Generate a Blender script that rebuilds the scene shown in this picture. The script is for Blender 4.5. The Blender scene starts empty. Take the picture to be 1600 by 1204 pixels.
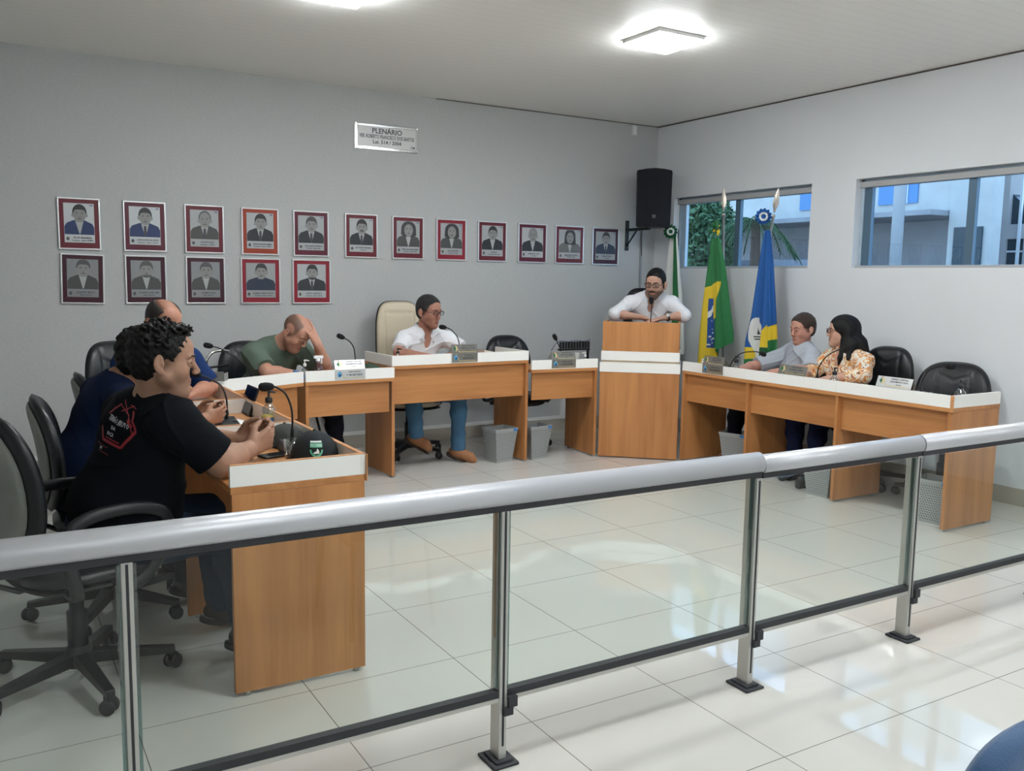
import bpy, bmesh, math, random
import numpy as np
from mathutils import Vector, Matrix
PI = math.pi
SC = bpy.context.scene
COL = SC.collection
random.seed(7)

# ---------------- camera, world, exposure, large lights ----------------
cam_d = bpy.data.cameras.new('camera'); cam = bpy.data.objects.new('camera', cam_d); COL.objects.link(cam)
cam_d.sensor_width = 36; cam_d.lens = 1388.63 / 1600 * 36; cam_d.clip_start = 0.05; cam_d.clip_end = 300
def cam_axes(yaw, pitch, roll):
    f = Vector((math.sin(yaw)*math.cos(pitch), math.cos(yaw)*math.cos(pitch), -math.sin(pitch)))
    r = Vector((math.cos(yaw), -math.sin(yaw), 0)); d = f.cross(r)
    c, s = math.cos(roll), math.sin(roll)
    return c*r + s*d, -s*r + c*d, f
_r, _d, _f = cam_axes(math.radians(30.8616), math.radians(6.8491), math.radians(-0.8883))
_m = Matrix(((_r.x, -_d.x, -_f.x, -6.2399), (_r.y, -_d.y, -_f.y, -7.5127), (_r.z, -_d.z, -_f.z, 1.5385), (0, 0, 0, 1)))
cam.matrix_world = _m
SC.camera = cam
SC.view_settings.view_transform = 'Standard'
SC.view_settings.look = 'None'
SC.view_settings.exposure = 0.42
SC.view_settings.gamma = 1.0
SC.view_settings.use_curve_mapping = False
W_ = bpy.data.worlds.new('world'); SC.world = W_; W_.use_nodes = True
nt = W_.node_tree; nt.nodes.clear()
_o = nt.nodes.new('ShaderNodeOutputWorld'); _b = nt.nodes.new('ShaderNodeBackground')
_tc = nt.nodes.new('ShaderNodeTexCoord'); _sp = nt.nodes.new('ShaderNodeSeparateXYZ'); _cr = nt.nodes.new('ShaderNodeValToRGB')
nt.links.new(_tc.outputs['Generated'], _sp.inputs[0]); nt.links.new(_sp.outputs['Z'], _cr.inputs[0])
_cr.color_ramp.elements[0].position = 0.0; _cr.color_ramp.elements[0].color = (0.70, 0.76, 0.83, 1)
_cr.color_ramp.elements[1].position = 0.6; _cr.color_ramp.elements[1].color = (0.36, 0.53, 0.78, 1)
nt.links.new(_cr.outputs[0], _b.inputs[0]); _b.inputs[1].default_value = 3.1
nt.links.new(_b.outputs[0], _o.inputs[0])
LAMP_E = 70.0     # emission strength of the ceiling panels
H = 3.1525        # ceiling height

# ---------------- materials ----------------
MATS = {}
def mat(name, col=(0.8, 0.8, 0.8), rough=0.5, metal=0.0, spec=0.5, trans=0.0, ior=1.45, emis=None, noise=None, bump=None, coat=0.0, sss=0.0, sheen=0.0, alpha=1.0):
    """noise=(scale, amount, detail) varies the colour, bump=(scale, strength)"""
    if name in MATS: return MATS[name]
    m = bpy.data.materials.new(name); m.use_nodes = True; t = m.node_tree
    b = t.nodes['Principled BSDF']
    b.inputs['Base Color'].default_value = (*col, 1); b.inputs['Roughness'].default_value = rough
    b.inputs['Metallic'].default_value = metal; b.inputs['Specular IOR Level'].default_value = spec
    b.inputs['Transmission Weight'].default_value = trans; b.inputs['IOR'].default_value = ior
    b.inputs['Coat Weight'].default_value = coat; b.inputs['Sheen Weight'].default_value = sheen
    b.inputs['Alpha'].default_value = alpha
    if sss: b.inputs['Subsurface Weight'].default_value = sss; b.inputs['Subsurface Radius'].default_value = (0.012, 0.005, 0.003); b.inputs['Subsurface Scale'].default_value = 1.0
    if emis: b.inputs['Emission Color'].default_value = (*emis[:3], 1); b.inputs['Emission Strength'].default_value = emis[3]
    tc = t.nodes.new('ShaderNodeTexCoord')
    if noise:
        n = t.nodes.new('ShaderNodeTexNoise'); n.inputs['Scale'].default_value = noise[0]; n.inputs['Detail'].default_value = noise[2] if len(noise) > 2 else 3
        mp = t.nodes.new('ShaderNodeMapRange'); mp.inputs['From Min'].default_value = 0.25; mp.inputs['From Max'].default_value = 0.75
        mp.inputs['To Min'].default_value = 1-noise[1]; mp.inputs['To Max'].default_value = 1+noise[1]
        vm = t.nodes.new('ShaderNodeVectorMath'); vm.operation = 'SCALE'; vm.inputs[0].default_value = col
        t.links.new(tc.outputs['Object'], n.inputs['Vector']); t.links.new(n.outputs['Fac'], mp.inputs['Value'])
        t.links.new(mp.outputs[0], vm.inputs['Scale']); t.links.new(vm.outputs[0], b.inputs['Base Color'])
    if bump:
        n2 = t.nodes.new('ShaderNodeTexNoise'); n2.inputs['Scale'].default_value = bump[0]; n2.inputs['Detail'].default_value = 4
        bp = t.nodes.new('ShaderNodeBump'); bp.inputs['Strength'].default_value = bump[1]; bp.inputs['Distance'].default_value = 0.01
        t.links.new(tc.outputs['Object'], n2.inputs['Vector']); t.links.new(n2.outputs['Fac'], bp.inputs['Height']); t.links.new(bp.outputs[0], b.inputs['Normal'])
    MATS[name] = m; return m

def wood(name, axis, col=(0.48, 0.205, 0.070)):
    """wood laminate, grain running along the given object axis"""
    m = bpy.data.materials.new(name); m.use_nodes = True; t = m.node_tree; b = t.nodes['Principled BSDF']
    tc = t.nodes.new('ShaderNodeTexCoord'); mp = t.nodes.new('ShaderNodeMapping')
    s = [7.0, 7.0, 7.0]; s[axis] = 0.5; mp.inputs['Scale'].default_value = s
    n = t.nodes.new('ShaderNodeTexNoise'); n.inputs['Scale'].default_value = 1.6; n.inputs['Detail'].default_value = 6; n.inputs['Distortion'].default_value = 0.4
    s2 = [70.0, 70.0, 70.0]; s2[axis] = 2.0
    mp2 = t.nodes.new('ShaderNodeMapping'); mp2.inputs['Scale'].default_value = s2
    n2 = t.nodes.new('ShaderNodeTexNoise'); n2.inputs['Scale'].default_value = 1.5; n2.inputs['Detail'].default_value = 2
    ad = t.nodes.new('ShaderNodeMath'); ad.operation = 'MULTIPLY_ADD'; ad.inputs[1].default_value = 0.25
    cr = t.nodes.new('ShaderNodeValToRGB')
    cr.color_ramp.elements[0].position = 0.42; cr.color_ramp.elements[0].color = (col[0]*0.80, col[1]*0.76, col[2]*0.72, 1)
    cr.color_ramp.elements[1].position = 0.80; cr.color_ramp.elements[1].color = (col[0]*1.13, col[1]*1.18, col[2]*1.22, 1)
    t.links.new(tc.outputs['Object'], mp.inputs[0]); t.links.new(mp.outputs[0], n.inputs['Vector'])
    t.links.new(tc.outputs['Object'], mp2.inputs[0]); t.links.new(mp2.outputs[0], n2.inputs['Vector'])
    t.links.new(n2.outputs['Fac'], ad.inputs[0]); t.links.new(n.outputs['Fac'], ad.inputs[2]); t.links.new(ad.outputs[0], cr.inputs[0])
    t.links.new(cr.outputs[0], b.inputs['Base Color']); b.inputs['Roughness'].default_value = 0.38
    MATS[name] = m; return m
WOODZ = wood('wood_vertical_grain', 2); WOODX = wood('wood_long_grain', 0)
WOODB = wood('wood_band', 0, (0.52, 0.22, 0.08))
WHITE = mat('white_laminate', (0.86, 0.85, 0.81), 0.35)
MBLK = mat('black_leather', (0.006, 0.008, 0.010), 0.36, bump=(180, 0.12))
PBLK = mat('black_plastic', (0.010, 0.011, 0.013), 0.45)
PGRY = mat('grey_plastic', (0.20, 0.21, 0.19), 0.55, noise=(6, 0.12))
CREAM = mat('cream_leather', (0.66, 0.57, 0.42), 0.42, bump=(160, 0.2))
CHROME = mat('chrome', (0.75, 0.75, 0.75), 0.18, 1.0)
ALU = mat('satin_aluminium_handrail', (0.56, 0.57, 0.60), 0.40, 0.55)
ALUD = mat('aluminium_post', (0.55, 0.55, 0.52), 0.42, 0.75)
RUB = mat('dark_rubber', (0.03, 0.032, 0.037), 0.6)
FOAM = mat('black_foam', (0.008, 0.008, 0.01), 0.9, bump=(900, 0.6))

def glassmat(name, tint, gl=0.08, rough=0.0):
    """thin architectural glass: tinted transparency with a fresnel gloss"""
    m = bpy.data.materials.new(name); m.use_nodes = True; t = m.node_tree; t.nodes.clear()
    o = t.nodes.new('ShaderNodeOutputMaterial'); mx = t.nodes.new('ShaderNodeMixShader')
    tr = t.nodes.new('ShaderNodeBsdfTransparent'); tr.inputs[0].default_value = (*tint, 1)
    g = t.nodes.new('ShaderNodeBsdfGlossy'); g.inputs['Roughness'].default_value = rough; g.inputs[0].default_value = (1, 1, 1, 1)
    fr = t.nodes.new('ShaderNodeFresnel'); fr.inputs[0].default_value = 1.5
    ad = t.nodes.new('ShaderNodeMath'); ad.operation = 'MULTIPLY'; ad.inputs[1].default_value = gl/0.04; ad.use_clamp = True
    ge = t.nodes.new('ShaderNodeNewGeometry'); iv = t.nodes.new('ShaderNodeMath'); iv.operation = 'SUBTRACT'; iv.inputs[0].default_value = 1.0
    m2 = t.nodes.new('ShaderNodeMath'); m2.operation = 'MULTIPLY'; t.links.new(ge.outputs['Backfacing'], iv.inputs[1]); t.links.new(iv.outputs[0], m2.inputs[1])
    t.links.new(fr.outputs[0], ad.inputs[0]); t.links.new(ad.outputs[0], m2.inputs[0]); t.links.new(m2.outputs[0], mx.inputs[0]); t.links.new(tr.outputs[0], mx.inputs[1])
    t.links.new(g.outputs[0], mx.inputs[2]); t.links.new(mx.outputs[0], o.inputs[0])
    MATS[name] = m; return m
GLASS_RAIL = glassmat('rail_glass', (0.93, 0.965, 0.95), 0.032)
GLASS_WIN = glassmat('tinted_window_glass', (0.68, 0.80, 0.88), 0.05)
CLEAR = glassmat('clear_plastic', (0.86, 0.88, 0.87), 0.10, 0.05)
GEDGE = glassmat('glass_edge_teal', (0.42, 0.58, 0.58), 0.12)
LENS = glassmat('spectacle_lens', (0.9, 0.92, 0.93), 0.05)

# ---------------- mesh helpers ----------------
class MB:
    """collects shapes; build() links them as ONE mesh object"""
    def __init__(s): s.bm = bmesh.new(); s.mi = 0
    def _f(s, vs, sm=False):
        try: f = s.bm.faces.new(vs)
        except ValueError: return
        f.material_index = s.mi; f.smooth = sm
    def box(s, x0, x1, y0, y1, z0, z1, M=None):
        c = [Vector((x, y, z)) for x in (x0, x1) for y in (y0, y1) for z in (z0, z1)]
        if M is not None: c = [M @ v for v in c]
        v = [s.bm.verts.new(p) for p in c]
        for q in ((0, 1, 3, 2), (4, 6, 7, 5), (0, 4, 5, 1), (2, 3, 7, 6), (0, 2, 6, 4), (1, 5, 7, 3)): s._f([v[i] for i in q])
        return s
    def poly(s, pts): s._f([s.bm.verts.new(Vector(p)) for p in pts]); return s
    def prism(s, pts, d):
        """pts: 3D loop, d: extrusion vector"""
        d = Vector(d); a = [s.bm.verts.new(Vector(p)) for p in pts]; b = [s.bm.verts.new(Vector(p)+d) for p in pts]
        s._f(a[::-1]); s._f(b); n = len(a)
        for i in range(n): s._f([a[i], a[(i+1) % n], b[(i+1) % n], b[i]])
        return s
    def ring(s, c, ax, r, n, up=None, e=1.0):
        ax = Vector(ax).normalized(); u = Vector(up) if up else (Vector((0, 0, 1)) if abs(ax.z) < .9 else Vector((1, 0, 0)))
        u = (u - ax*u.dot(ax)).normalized(); w = ax.cross(u)
        return [s.bm.verts.new(Vector(c) + u*r*math.cos(2*PI*i/n) + w*r*e*math.sin(2*PI*i/n)) for i in range(n)]
    def skin(s, rings, cap=True, sm=True):
        for a, b in zip(rings, rings[1:]):
            n = len(a)
            for i in range(n): s._f([a[i], a[(i+1) % n], b[(i+1) % n], b[i]], sm)
        if cap: s._f(rings[0][::-1]); s._f(rings[-1])
    def cyl(s, a, b, r1, r2=None, n=20):
        r2 = r1 if r2 is None else r2; a = Vector(a); b = Vector(b)
        s.skin([s.ring(a, b-a, r1, n), s.ring(b, b-a, r2, n)]); return s
    def tube(s, pts, r, n=10, cap=True, e=1.0, up=None):
        pts = [Vector(p) for p in pts]; R = r if isinstance(r, (list, tuple)) else [r]*len(pts); rs = []
        pu = Vector(up) if up else None
        for i, p in enumerate(pts):
            d = (pts[min(i+1, len(pts)-1)] - pts[max(i-1, 0)]).normalized()
            if pu is None: pu = Vector((0, 0, 1)) if abs(d.z) < .9 else Vector((1, 0, 0))
            pu = (pu - d*pu.dot(d)).normalized()
            rs.append(s.ring(p, d, R[i], n, pu, e))
        s.skin(rs, cap); return s
    def lathe(s, prof, c=(0, 0, 0), ax=(0, 0, 1), n=24, e=1.0):
        ax = Vector(ax).normalized(); c = Vector(c)
        s.skin([s.ring(c+ax*z, ax, max(r, 1e-4), n, None, e) for r, z in prof]); return s
    def ball(s, c, r, n=14, sc=(1, 1, 1), R=None):
        c = Vector(c); rs = []
        for j in range(1, n//2+1):
            th = PI*j/(n//2+1)
            ring = []
            for i in range(n):
                v = Vector((sc[0]*math.sin(th)*math.cos(2*PI*i/n), sc[1]*math.sin(th)*math.sin(2*PI*i/n), -sc[2]*math.cos(th)))*r
                if R is not None: v = R @ v
                ring.append(s.bm.verts.new(c+v))
            rs.append(ring)
        s.skin(rs); return s
    def pad(s, fn, a, b, tf, tb, nexp=3.0, nr=10, ns=48, groove=None):
        """upholstered pad: superellipse outline a x b, front/back thickness, fn(u, v, w)->point"""
        def P(k, i, side):
            t = 2*PI*i/ns; sc = k/nr; ct, st = math.cos(t), math.sin(t)
            x = a*sc*math.copysign(abs(ct)**(2/nexp), ct); y = b*sc*math.copysign(abs(st)**(2/nexp), st)
            th = (1-sc**5)**0.5 if k < nr else 0.0
            w = tf*th if side else -tb*th
            if groove and side: w -= groove(x, y)*th
            return s.bm.verts.new(Vector(fn(x, y, w)))
        fr = [[P(k, i, True) for i in range(ns)] for k in range(1, nr+1)]
        bk = [[P(k, i, False) for i in range(ns)] for k in range(1, nr)] + [fr[-1]]
        cf = s.bm.verts.new(Vector(fn(0, 0, tf - (groove(0, 0) if groove else 0)))); cb = s.bm.verts.new(Vector(fn(0, 0, -tb)))
        for i in range(ns):
            j = (i+1) % ns
            s._f([cf, fr[0][i], fr[0][j]], True); s._f([cb, bk[0][j], bk[0][i]], True)
            for k in range(nr-1):
                s._f([fr[k][i], fr[k+1][i], fr[k+1][j], fr[k][j]], True); s._f([bk[k][j], bk[k+1][j], bk[k+1][i], bk[k][i]], True)
        return s
    def build(s, name, m, parent=None, bevel=0, M=None):
        bmesh.ops.recalc_face_normals(s.bm, faces=s.bm.faces)
        me = bpy.data.meshes.new(name); s.bm.to_mesh(me); s.bm.free()
        for mm in (m if isinstance(m, (list, tuple)) else [m]): me.materials.append(mm)
        o = bpy.data.objects.new(name, me); COL.objects.link(o)
        if M is not None: o.matrix_local = M
        if parent: o.parent = parent
        if bevel:
            bv = o.modifiers.new('bevel', 'BEVEL'); bv.width = bevel; bv.segments = 2; bv.limit_method = 'ANGLE'; bv.angle_limit = 0.9
        return o
def tag(o, label=None, cat=None, group=None, kind=None):
    if label: o['label'] = label
    if cat: o['category'] = cat
    if group: o['group'] = group
    if kind: o['kind'] = kind
    return o
def thing(name, label, cat, loc=(0, 0, 0), rz=0.0, group=None):
    o = bpy.data.objects.new(name, None); COL.objects.link(o); o.empty_display_size = 0.1
    o.location = loc; o.rotation_euler = (0, 0, rz); return tag(o, label, cat, group)
def struct(name, mb, m, bevel=0): return tag(mb.build(name, m, None, bevel), kind='structure')
def copy_tree(o, parent=None):
    c = o.copy(); COL.objects.link(c)
    if parent: c.parent = parent
    for ch in list(o.children): copy_tree(ch, c)
    return c
def text(name, body, size, M, m, parent, align='CENTER', ext=0.0004, fit=None):
    cu = bpy.data.curves.new(name, 'FONT'); cu.body = body; cu.size = size; cu.offset = size*.022; cu.align_x = align; cu.align_y = 'CENTER'; cu.extrude = ext; cu.resolution_u = 2
    t = bpy.data.objects.new(name, cu); me = bpy.data.meshes.new_from_object(t); bpy.data.objects.remove(t); bpy.data.curves.remove(cu)
    if fit and len(me.vertices):
        xs = [v.co.x for v in me.vertices]; w = max(xs)-min(xs)
        if w > fit:
            for v in me.vertices: v.co.x *= fit/w
    me.materials.clear(); me.materials.append(m)
    o = bpy.data.objects.new(name, me); COL.objects.link(o); o.matrix_local = M
    if parent: o.parent = parent
    return o
def frame(o, x, y, z):
    """matrix with given origin and axis columns"""
    x, y, z = Vector(x).normalized(), Vector(y).normalized(), Vector(z).normalized()
    return Matrix(((x.x, y.x, z.x, o[0]), (x.y, y.y, z.y, o[1]), (x.z, y.z, z.z, o[2]), (0, 0, 0, 1)))

# ---------------- room shell ----------------
def tilefloor():
    m = bpy.data.materials.new('polished_tile'); m.use_nodes = True; t = m.node_tree; b = t.nodes['Principled BSDF']
    tc = t.nodes.new('ShaderNodeTexCoord'); sp = t.nodes.new('ShaderNodeSeparateXYZ'); t.links.new(tc.outputs['Object'], sp.inputs[0])
    def line(out, off):
        a = t.nodes.new('ShaderNodeMath'); a.operation = 'ADD'; a.inputs[1].default_value = off
        d = t.nodes.new('ShaderNodeMath'); d.operation = 'PINGPONG'; d.inputs[1].default_value = 0.3
        l = t.nodes.new('ShaderNodeMath'); l.operation = 'LESS_THAN'; l.inputs[1].default_value = 0.0018
        t.links.new(out, a.inputs[0]); t.links.new(a.outputs[0], d.inputs[0]); t.links.new(d.outputs[0], l.inputs[0]); return l
    lx = line(sp.outputs['X'], 4.6525); ly = line(sp.outputs['Y'], 5.025)
    mx = t.nodes.new('ShaderNodeMath'); mx.operation = 'MAXIMUM'; t.links.new(lx.outputs[0], mx.inputs[0]); t.links.new(ly.outputs[0], mx.inputs[1])
    n = t.nodes.new('ShaderNodeTexNoise'); n.inputs['Scale'].default_value = 0.8; n.inputs['Detail'].default_value = 5
    cr = t.nodes.new('ShaderNodeValToRGB'); cr.color_ramp.elements[0].color = (0.555, 0.54, 0.50, 1); cr.color_ramp.elements[1].color = (0.615, 0.60, 0.56, 1)
    mc = t.nodes.new('ShaderNodeMix'); mc.data_type = 'RGBA'; mc.inputs[7].default_value = (0.20, 0.18, 0.155, 1)
    t.links.new(tc.outputs['Object'], n.inputs['Vector']); t.links.new(n.outputs['Fac'], cr.inputs[0]); t.links.new(cr.outputs[0], mc.inputs[6]); t.links.new(mx.outputs[0], mc.inputs[0])
    t.links.new(mc.outputs[2], b.inputs['Base Color']); b.inputs['Roughness'].default_value = 0.015; b.inputs['Specular IOR Level'].default_value = 0.75
    return m
def plankceil():
    m = bpy.data.materials.new('pvc_plank_ceiling'); m.use_nodes = True; t = m.node_tree; b = t.nodes['Principled BSDF']
    tc = t.nodes.new('ShaderNodeTexCoord'); sp = t.nodes.new('ShaderNodeSeparateXYZ'); t.links.new(tc.outputs['Object'], sp.inputs[0])
    d = t.nodes.new('ShaderNodeMath'); d.operation = 'PINGPONG'; d.inputs[1].default_value = 0.05; t.links.new(sp.outputs['Y'], d.inputs[0])
    l = t.nodes.new('ShaderNodeMath'); l.operation = 'LESS_THAN'; l.inputs[1].default_value = 0.0025; t.links.new(d.outputs[0], l.inputs[0])
    mc = t.nodes.new('ShaderNodeMix'); mc.data_type = 'RGBA'; mc.inputs[6].default_value = (0.90, 0.885, 0.84, 1); mc.inputs[7].default_value = (0.80, 0.785, 0.74, 1)
    t.links.new(l.outputs[0], mc.inputs[0]); t.links.new(mc.outputs[2], b.inputs['Base Color']); b.inputs['Roughness'].default_value = 0.45
    return m
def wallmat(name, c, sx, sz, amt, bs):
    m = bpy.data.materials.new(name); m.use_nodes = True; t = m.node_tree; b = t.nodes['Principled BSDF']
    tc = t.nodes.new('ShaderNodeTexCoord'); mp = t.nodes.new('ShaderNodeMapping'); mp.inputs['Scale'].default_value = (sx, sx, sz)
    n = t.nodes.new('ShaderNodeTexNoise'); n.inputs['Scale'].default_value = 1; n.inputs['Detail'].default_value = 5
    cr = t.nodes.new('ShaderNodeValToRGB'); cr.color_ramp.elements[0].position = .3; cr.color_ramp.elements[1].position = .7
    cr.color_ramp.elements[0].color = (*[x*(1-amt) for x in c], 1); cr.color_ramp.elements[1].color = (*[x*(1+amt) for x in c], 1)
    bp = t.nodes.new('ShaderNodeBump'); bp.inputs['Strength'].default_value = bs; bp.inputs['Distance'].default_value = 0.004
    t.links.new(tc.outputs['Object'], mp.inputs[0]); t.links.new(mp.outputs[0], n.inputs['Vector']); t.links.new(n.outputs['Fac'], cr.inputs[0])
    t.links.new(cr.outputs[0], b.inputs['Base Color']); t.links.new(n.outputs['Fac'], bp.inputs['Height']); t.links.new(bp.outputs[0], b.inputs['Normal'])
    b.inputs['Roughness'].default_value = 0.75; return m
XL, YF = -9.6, -12.5
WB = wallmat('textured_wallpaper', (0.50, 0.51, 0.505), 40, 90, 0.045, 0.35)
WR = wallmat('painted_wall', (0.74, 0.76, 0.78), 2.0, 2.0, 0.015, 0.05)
struct('floor', MB().box(XL-.1, .1, YF-.1, .1, -.1, 0), tilefloor())
struct('ceiling', MB().box(XL-.1, .16, YF-.1, .1, H, H+.08), plankceil())
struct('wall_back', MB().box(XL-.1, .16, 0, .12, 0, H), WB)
struct('wall_left', MB().box(XL-.1, XL, YF, 0, 0, H), WR)
struct('wall_front', MB().box(XL-.1, .16, YF-.1, YF, 0, H), WR)
wz0, wz1 = 1.67, 2.395
wins = [(-2.085, -0.30), (-4.35, -2.545)]
mb = MB(); T = 0.16
mb.box(0, T, YF, 0, 0, wz0); mb.box(0, T, YF, 0, wz1, H)
ys = [0, -0.30, -2.085, -2.545, -4.35, YF]
for a, b_ in ((0, 1), (2, 3), (4, 5)): mb.box(0, T, ys[b_], ys[a], wz0, wz1)
struct('wall_right', mb, WR)
SK = mat('skirting_tile', (0.46, 0.42, 0.36), 0.2, noise=(2, 0.06))
GROUT = mat('grout', (0.2, 0.18, 0.16), 0.8)
mb = MB().box(XL, -0.012, -0.012, -0.0005, 0, 0.118); struct('baseboard_back', mb, SK, .001)
mb = MB().box(-0.012, -0.0005, YF, -0.012, 0, 0.121); struct('baseboard_right', mb, SK, .001)
TW = mat('white_trim_paint', (0.80, 0.80, 0.78), 0.5)
struct('trim_1', MB().box(XL, -1.17, -0.014, -0.0005, 0.119, 0.15), TW)
struct('trim_2', MB().box(-1.17, -1.10, -0.035, -0.0005, 0.119, 0.76), TW)
struct('shadow_strip_1', MB().box(-0.006, -0.0005, YF, 0, H-0.012, H-0.001), mat('shadow_gap', (0.10, 0.09, 0.08), 0.9))  # dark strip painting the shade in the ceiling joint, right wall
struct('shadow_strip_2', MB().box(-2.6, 0, -0.004, -0.0005, H-0.008, H-0.001), MATS['shadow_gap'])  # same painted joint shade along part of the back wall
FRM = mat('window_frame_blue_grey', (0.10, 0.17, 0.24), 0.4, 0.3)
FRL = mat('window_frame_light', (0.42, 0.52, 0.60), 0.4, 0.3)
for i, (y0, y1) in enumerate(wins):
    w = bpy.data.objects.new('window_%d' % (i+1), None); COL.objects.link(w); w.location = (0.10, y0, wz0); tag(w, kind='structure')
    L = y1-y0; h = wz1-wz0; mb = MB()
    mb.box(-.03, .03, 0, L, 0, .022); mb.box(-.03, .03, 0, L, h-.022, h); mb.box(-.03, .03, 0, .022, 0, h); mb.box(-.03, .03, L-.03, L, 0, h)
    mb.build('window_frame', FRL, w, .002)
    mc = -3.508-y0 if i else -1.135-y0
    MB().box(-.055, .03, 0, L, h-.068, h-.0225).build('header_box', mat('header_grey', (.42, .42, .42), .5), w, .002)
    MB().box(-.055, -.031, 0, .02, .0, h-.07).build('side_channel', MATS['header_grey'], w, .002)
    MB().box(-.055, -.031, 0, L, .0, .02).build('sill_channel', MATS['header_grey'], w, .002)
    MB().box(-.02, .02, mc-.032, mc+.032, .02, h-.02).build('mullion', FRM, w, .002)
    if i == 0: MB().box(-.02, .02, L-.10, L-.03, .02, h-.02).build('side_stile', FRL, w, .002)
    else: MB().box(-.02, .02, L-.10, L-.03, .02, h-.02).build('side_stile', FRM, w, .002)
    MB().box(.005, .008, .02, L-.02, .02, h-.02).build('window_pane', GLASS_WIN, w)

# ceiling lamps
LD = mat('lamp_diffuser', (1, 1, 1), 0.4, emis=(0.93, 0.975, 1.0, LAMP_E)); LF = mat('lamp_frame', (0.80, 0.80, 0.78), 0.4)
def lamp(x, y, label):
    t = thing('ceiling_lamp', label, 'ceiling light', (x, y, H-.0005), 0, 'square ceiling panels')
    mb = MB(); a = .192; mb.box(-a, a, -a, a, -.022, 0); mb.build('lamp_housing', LF, t, .002)
    MB().box(-.176, .176, -.176, .176, -.048, -.0225).build('diffuser', LD, t, .008)
lamp(-2.225, -2.70, 'square flush ceiling panel glowing white above the desks')
lamp(-4.42, -2.49, 'square ceiling panel cut by the top edge of the photo')
for x, y, lab in ((-2.17, -5.3, 'added square ceiling panel above the railing on the right, outside the photo'), (-4.38, -5.6, 'added square ceiling panel above the railing in the middle, outside the photo'), (-2.17, -9.4, 'added square ceiling panel over the public seats on the right, outside the photo'),
                  (-4.38, -8.4, 'added square ceiling panel right above the photographer, outside the photo'), (-6.6, -10.6, 'added square ceiling panel at the far back left, outside the photo')):
    lamp(x, y, lab)  # unseen panels, added as light sources for the hall
# ---------------- desks ----------------
EDGE = mat('worn_wood_edge', (0.56, 0.27, 0.11), 0.45, noise=(40, 0.2))
FOOT = mat('foot_metal', (0.4, 0.4, 0.38), 0.4, 0.8)
def desk(name, label, A, B, depth, h=0.785, legs=(1, 1), riser=(1, 0, 0), mod=0.235, wedge=False, rh=0.078, cat='desk', group='council desks', chip=False):
    """A->B front edge seen from the front left to right; depth away from the viewer side"""
    A = Vector((A[0], A[1], 0)); B = Vector((B[0], B[1], 0)); L = (B-A).length; ux = (B-A).normalized(); rz = math.atan2(ux.y, ux.x)
    t = thing(name, label, cat, A, rz, group); e = .0006
    MB().box(e, L-e, 0, depth, h-.026, h).build('worktop', WOODX, t, .002)
    MB().box(.026, L-.026, .04, .055, h-.026-mod, h-.0265).build('modesty_panel', WOODX, t, .001)
    for k, x0 in ((0, e), (1, L-.025-e)):
        if legs[k]:
            s = MB().box(x0, x0+.025, .004, depth-.004, .014, h-.0265).build('side_panel', WOODZ, t, .0015)
            for y in (.04, depth-.05): MB().cyl((x0+.0125, y, 0), (x0+.0125, y, .0145), .011).build('levelling_foot', FOOT, s)
    def rs(x0, x1, y0, y1):
        r = MB().box(x0, x1, y0, y1, h+.0003, h+rh).build('riser_panel', WHITE, t, .0008)
        if x1-x0 > y1-y0: bb = (x0, x1, y0, y1)
        else: bb = (x0, x1, y0, y1)
        if chip: MB().box(*bb, h+rh+.0002, h+rh+.003).build('edge_band', EDGE, r)
    rs(.001, L-.001, 0, .018)
    if riser[1]: rs(.001, .019, .0185, depth)
    if riser[2]: rs(L-.019, L-.001, .0185, depth)
    if riser[1] == 2 or riser[2] == 2:
        x = .0 if riser[1] == 2 else L
        MB().box(x-.012, x+.012, -.004, .0005, h-.026, h+rh+.002).build('corner_strip', EDGE, t, .002)
    return t
# left row, faces +x (front edge runs from +y to -y when seen from inside the horseshoe: A far, B near)
ly = [-1.74, -2.62, -3.49, -4.352]
D_L = []
for i, lab in enumerate(('left row wooden desk nearest the portrait wall, beside the man in blue', 'left row wooden desk in front of the man in navy', 'left row wooden desk nearest the railing with white end board')):
    # seen from +x looking to -x: left is -y ; front edge A (near) -> B (far)
    D_L.append(desk('council_desk', lab, (-5.0, ly[i+1]), (-5.0, ly[i]), .51, legs=(1, 0), riser=(1, 2 if i == 2 else 1, 0), chip=True))
# corner piece on the left
desk('corner_desk', 'angled wooden corner desk in front of the bald man in green', (-4.99, -1.715), (-4.30, -1.392), .47, legs=(0, 0), riser=(1, 0, 0))
desk('secretary_desk', 'wooden desk left of the president with two stacked steel nameplates', (-4.285, -1.385), (-3.588, -1.35), .50, legs=(1, 0))
desk('president_desk', 'tallest wooden desk at the centre of the back row', (-3.582, -1.285), (-2.322, -1.225), .50, h=.865, legs=(1, 1), riser=(1, 1, 1), mod=.275)
desk('secretary_desk', 'wooden desk between the president and the pulpit', (-2.315, -1.262), (-1.665, -1.305), .50, legs=(0, 1))
ry = [-1.78, -2.52, -3.37, -4.245]
for i, lab in enumerate(('right row wooden desk beside the pulpit', 'right row wooden desk in the middle, in front of the woman', 'right row wooden desk with white end board nearest the railing')):
    # seen from -x looking to +x: left is +y
    desk('council_desk', lab, (-1.125, ry[i]), (-1.125, ry[i+1]), .515, legs=(1, 1 if i == 2 else 0), riser=(1, 0, 2 if i == 2 else 0))
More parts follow.
